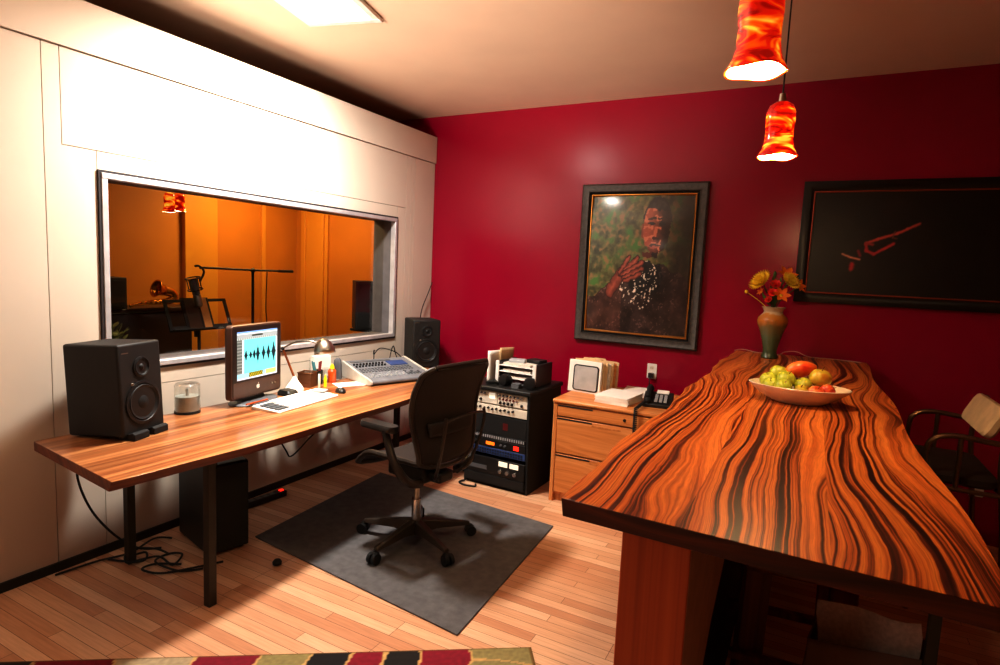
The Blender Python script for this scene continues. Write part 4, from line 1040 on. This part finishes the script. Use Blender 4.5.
# ------------------------------------------------------------------ bar stool with arms, things under the bar table
bs = thing('bar_stool', 'metal bar stool with arms and tan back pad right of table', 'bar stool', (3.92,-.90,0), facing(-1,0))
# local: front -y ; sitter's sides on x
for s in (-1,1):
    b = B(); b.tube([(s*.305,-.165,0.012),(s*.305,-.165,.45),(s*.305,-.16,.80),(s*.305,-.135,.885),(s*.305,-.06,.912),(s*.305,.06,.905),(s*.29,.16,.895),(s*.26,.20,.90)], .013, 8, smooth=6); b.build('arm_frame', M['stoolmetal'], bs)
    b = B(); b.tube([(s*.305,.20,.012),(s*.305,.17,.45),(s*.30,.13,.80),(s*.285,.15,.98),(s*.26,.17,1.04)], .013, 8, smooth=6); b.build('rear_leg', M['stoolmetal'], bs)
    b = B(); b.cyl((s*.305,-.03,.66),(s*.305,-.03,.905),.011); b.build('arm_post', M['stoolmetal'], bs)
for p, q in (((-.305,-.165,.30),(.305,-.165,.30)),((-.305,.18,.30),(.305,.18,.30)),((-.305,-.165,.655),(.305,-.165,.655)),((-.305,.15,.655),(.305,.15,.655)),((-.305,-.165,.655),(-.305,.16,.655)),((.305,-.165,.655),(.305,.16,.655))):
    b = B(); b.cyl(p, q, .011); b.build('stretcher', M['stoolmetal'], bs)
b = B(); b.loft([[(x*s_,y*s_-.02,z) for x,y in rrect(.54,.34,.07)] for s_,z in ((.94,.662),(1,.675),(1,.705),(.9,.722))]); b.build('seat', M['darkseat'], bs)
b = B(); b.m = Matrix.Translation((-.05,.12,.972)) @ Matrix.Rotation(R(-24),4,'X')
b.loft([[(x*s_,y_,z*s_) for x,z in rrect(.50,.165,.05)] for s_,y_ in ((.93,-.026),(1,-.012),(1,.012),(.93,.026))]); b.build('back_pad', M['pad'], bs)

st = thing('wooden_stool', 'dark wooden stool tucked under the bar table', 'stool', (3.245,-2.42,0), R(6))
b = B(); b.box(-.17,.17,-.17,.17,.645,.672); b.build('seat', M['darkwood'], st, bevel=.008)
for x in (-.125,.125):
    for y in (-.125,.125):
        b = B(); b.loft([[(x*1.12-.04,y*1.1-.018,0),(x*1.12+.04,y*1.1-.018,0),(x*1.12+.04,y*1.1+.018,0),(x*1.12-.04,y*1.1+.018,0)],[(x-.04,y-.018,.645),(x+.04,y-.018,.645),(x+.04,y+.018,.645),(x-.04,y+.018,.645)]]); b.build('leg', M['darkwood'], st, bevel=.004)
for y in (-.17,.17):
    b = B(); b.box(-.20,.20,y-.015,y+.015,.335,.362); b.build('stretcher', M['darkwood'], st, bevel=.004)
bg = thing('paper_bag', 'crumpled brown paper bag standing under the bar table', 'paper bag', (3.43,-2.74,0), R(-12))
rb = random.Random(9)
def crumple(x, y, z, k=.012): return (x+k*noise.noise((x*9,y*9,z*7)), y+k*noise.noise((x*9+5,y*9,z*7)), z)
b = B(); rings = []
for i in range(13):
    z = .60*i/12; s_ = 1-.10*(i/12)
    rings.append([crumple(x*s_+.0, y*(1-.35*(i/12)), z+(.03*x/.16 if i == 12 else 0), .02) for x,y in rrect(.30,.20,.02,2)])
b.loft(rings, cap=False); b.build('body', M['bag'], bg, solid=.003)
b = B(); b.sheet(lambda u,v: crumple(-.12+.24*u, -.03+.04*v, .42+.24*v+.03*u, .03), 6, 6); b.build('contents', M['papershade'], bg)
b = B(); b.sheet(lambda u,v: crumple(-.09+.18*u, -.12-.0*v, .0+.40*v-.06*u, .05), 8, 8); tag(b.build('crumpled_paper', M['papershade'], loc=(3.29,-2.80,0), rot=(R(-8),0,.2), solid=.003), 'crumpled sheet of paper leaning before the brown bag', 'paper')

# ------------------------------------------------------------------ inside the booth
mk = thing('microphone_stand', 'black boom microphone stand in the booth', 'microphone stand', (-.78,-1.385,0))
b = B(); b.cyl((0,0,.02),(0,0,1.50),.011,n=12); b.build('pole', M['black'], mk)
for k in range(3):
    a_ = 2*PI*k/3+.4; b = B(); b.cyl((0,0,.10),(.30*math.cos(a_),.30*math.sin(a_),.012),.009,n=8); b.build('leg', M['black'], mk)
b = B(); b.sph((0,0,1.50),.020); b.build('clutch', M['black'], mk)
b = B(); b.tube([(0.01,.40,1.500),(0.01,.0,1.502),(0.01,-.44,1.512),(0.01,-.47,1.508)], .008, 8); b.cyl((.01,.25,1.5),(.01,.40,1.5),.012); b.build('boom_arm', M['black'], mk)
b = B(); b.tube([(.0,.14,1.49),(.01,.12,1.2),(.01,.13,1.0),(.0,.06,.7)], .004, 6, smooth=5); tag(b.build('cable', M['rubber'], loc=(-.78,-1.385,0)), 'microphone cable hanging beside the stand inside the booth', 'cable')
mc = thing('condenser_microphone', 'large studio microphone in shock mount hanging from boom', 'microphone', (-.77,-1.905,1.40)); mc.rotation_euler = (R(14),0,0)
b = B(); b.cyl((0,0,-.09),(0,0,.03),.026); b.build('body', M['greyd'], mc, bevel=.004)
b = B(); b.cyl((0,0,-.16),(0,0,-.092),.027); b.sph((0,0,-.16),.027); b.build('grille', M['steel'], mc)
b = B()
for z in (.035,-.05): b.tube([(.05*math.cos(2*PI*k/20),.05*math.sin(2*PI*k/20),z) for k in range(20)], .005, 6, closed=True)
for k in range(4): a_ = k*PI/2+.4; b.cyl((.05*math.cos(a_),.05*math.sin(a_),.035),(.05*math.cos(a_),.05*math.sin(a_),-.05),.004,n=6)
b.build('shock_mount', M['black'], mc)
b = B(); b.tube([(0,.05,.0),(0,.10,.06),(0,.07,.11),(0,.04,.115)], .008, 8, smooth=4); b.build('bracket', M['black'], mc)
mu = thing('music_stand', 'black music stand holding sheets in the booth', 'music stand', (-.78,-1.86,0), facing(1,0))
b = B(); b.cyl((0,0,.01),(0,0,1.06),.011); b.build('pole', M['black'], mu)
for k in range(3):
    a_ = 2*PI*k/3+.9; b = B(); b.cyl((0,0,.10),(.26*math.cos(a_),.26*math.sin(a_),.012),.008,n=8); b.build('leg', M['black'], mu)
dm = Matrix.Translation((0,0,1.17)) @ Matrix.Rotation(R(-22),4,'X')
b = B(); b.m = dm; b.box(-.25,.25,-.004,.004,-.125,-.085); b.box(-.25,.25,-.004,.004,.095,.115); b.box(-.25,-.225,-.004,.004,-.12,.115); b.box(.225,.25,-.004,.004,-.12,.115); b.box(-.12,.10,-.004,.004,-.12,.125)
b.box(-.25,.25,-.055,-.004,-.125,-.118); b.build('desk_plate', M['blackm'], mu)
b = B(); b.cyl((0,.02,1.0),(0,.02,1.12),.022); b.build('tilt_joint', M['black'], mu)
for x0,x1,m_ in ((-.10,.0,'pianowood'),(.02,.08,'stripe')):
    b = B(); b.m = dm; b.box(x0,x1,-.010,-.006,-.11,.12); tag(b.build('sheet_music', M[m_], loc=mu.location, rot=mu.rotation_euler[:]), 'brown music sheet on the stand in booth' if m_ == 'stripe' else 'dark folder on the music stand in booth', 'sheet music' if m_ == 'stripe' else 'folder')
pi_ = thing('upright_piano', 'dark wooden upright piano at the booth back wall', 'piano', (-1.46,-2.06,0), facing(1,0))
b = B(); b.box(-.60,.60,-.02,.26,0,1.13); b.build('case', M['pianowood'], pi_, bevel=.01)
b = B(); b.box(-.62,.62,-.04,.27,1.13,1.17); b.build('lid', M['pianowood'], pi_, bevel=.012)
b = B(); b.box(-.58,.58,-.26,-.02,.64,.72); b.build('keybed', M['pianowood'], pi_, bevel=.006)
b = B()
for k in range(40): b.box(-.56+k*.028,-.5335+k*.028,-.25,-.12,.72,.733)
b.build('keys', M['cream'], pi_)
for s in (-1,1):
    b = B(); b.cyl((s*.55,-.22,0),(s*.55,-.22,.64),.025,.035); b.build('leg', M['pianowood'], pi_)
sxp = thing('saxophone', 'gleaming brass saxophone lying on top of the piano', 'saxophone', (-1.40,-1.80,1.17), 0)
b = B(); b.tube([(0,-.20,.02),(0,-.10,.04),(.0,.02,.045),(.0,.10,.05),(.0,.15,.075),(.0,.13,.12),(.0,.06,.14)], lambda t: .012+.030*t, 12, smooth=5)
b.build('tube_body', M['brass'], sxp)
b = B(); b.m = Matrix.Translation((0,.06,.14)) @ Matrix.Rotation(R(75),4,'X'); b.lathe([(.040,-.01),(.046,.02),(.062,.05),(.072,.058)], 20, cap=False); b.build('bell', M['brass'], sxp, solid=.003)
b = B()
for k in range(6): b.cyl((.025,-.12+k*.04,.045),(.038,-.12+k*.04,.05),.012)
b.build('keys', M['brass'], sxp)
def booth_box(name, label, loc, sz, rz=0):
    t = thing(name, label, 'speaker', loc, rz); x,y,z = sz
    b = B(); b.box(-x/2,x/2,-y/2,y/2,0,z); b.build('cabinet', M['spk'], t, bevel=.006)
    b = B(); b.box(-x/2+.02,x/2-.02,-y/2-.008,-y/2,.02,z-.02); b.build('grille', M['blackm'], t, bevel=.003); return t
booth_box('loudspeaker', 'small dark loudspeaker on the piano left end in booth', (-1.47,-2.13,1.17), (.19,.2,.24), facing(1,0))
booth_box('loudspeaker', 'black loudspeaker on a stand at right of booth window', (-.575,-.22,.97), (.28,.26,.46), facing(.75,-.66))
ss = thing('speaker_stand', 'dark speaker stand beneath the right booth loudspeaker', 'speaker stand', (-.575,-.22,0))
b = B(); b.cyl((0,0,.02),(0,0,.95),.03); b.build('pole', M['black'], ss); b = B(); b.box(-.12,.12,-.12,.12,.95,.97); b.build('top_plate', M['black'], ss); b = B(); b.box(-.16,.16,-.16,.16,0,.02); b.build('base', M['black'], ss)
pp = thing('potted_plant', 'olive green bushy plant in the lower left of booth window', 'plant', (-.72,-2.50,0))
b = B(); b.lathe([(.09,0),(.13,.24),(.14,.26),(.12,.26),(.11,.22),(.001,.21)], 24, cap=False); b.build('pot', M['pianowood'], pp)
b = B(); b.cyl((0,0,.2),(0,0,.9),.014); b.build('stem', M['stem'], pp)
b = B(); rp = random.Random(2)
for k in range(220):
    az = rp.uniform(0,2*PI); hh = rp.uniform(.5,1.12); rad = .13*math.sin(PI*min(1,max(.1,(hh-.4)/.75)))*rp.uniform(.4,1)
    b.m = Matrix.Translation((rad*math.cos(az),rad*math.sin(az),hh)) @ Matrix.Rotation(az,4,'Z') @ Matrix.Rotation(-R(rp.uniform(-20,70)),4,'Y')
    b.sheet(lambda u,v: (.07*v,(u-.5)*.03*math.sin(PI*max(.03,min(.97,v))),.01*v), 2, 3)
b.m = Matrix.Identity(4); b.build('foliage', M['olive'], pp)

# ------------------------------------------------------------------ camera, world, view
cam = bpy.data.cameras.new('camera'); co_ = bpy.data.objects.new('camera', cam); col.objects.link(co_); sc.camera = co_
f, yaw, pitch, roll = 589.097, .4851, .1067, .0461
cy_, sy_ = math.cos(yaw), math.sin(yaw); cp, sp_ = math.cos(pitch), math.sin(pitch)
fwd = Vector((-sy_*cp, cy_*cp, -sp_)); right = Vector((cy_,sy_,0)); up = right.cross(fwd)
r2 = math.cos(roll)*right + math.sin(roll)*up; u2 = -math.sin(roll)*right + math.cos(roll)*up
m = Matrix((r2, u2, -fwd)).transposed().to_4x4(); m.translation = (3.2112,-4.6523,1.6); co_.matrix_world = m
cam.sensor_width = 36; cam.lens = f/1000*36; cam.clip_start = .05
wd_ = bpy.data.worlds.new('world'); sc.world = wd_; wd_.use_nodes = True
wd_.node_tree.nodes['Background'].inputs[0].default_value = (1,.75,.55,1); wd_.node_tree.nodes['Background'].inputs[1].default_value = .02
sc.view_settings.view_transform = 'Standard'; sc.view_settings.look = 'None'; sc.view_settings.exposure = .08; sc.view_settings.gamma = .80
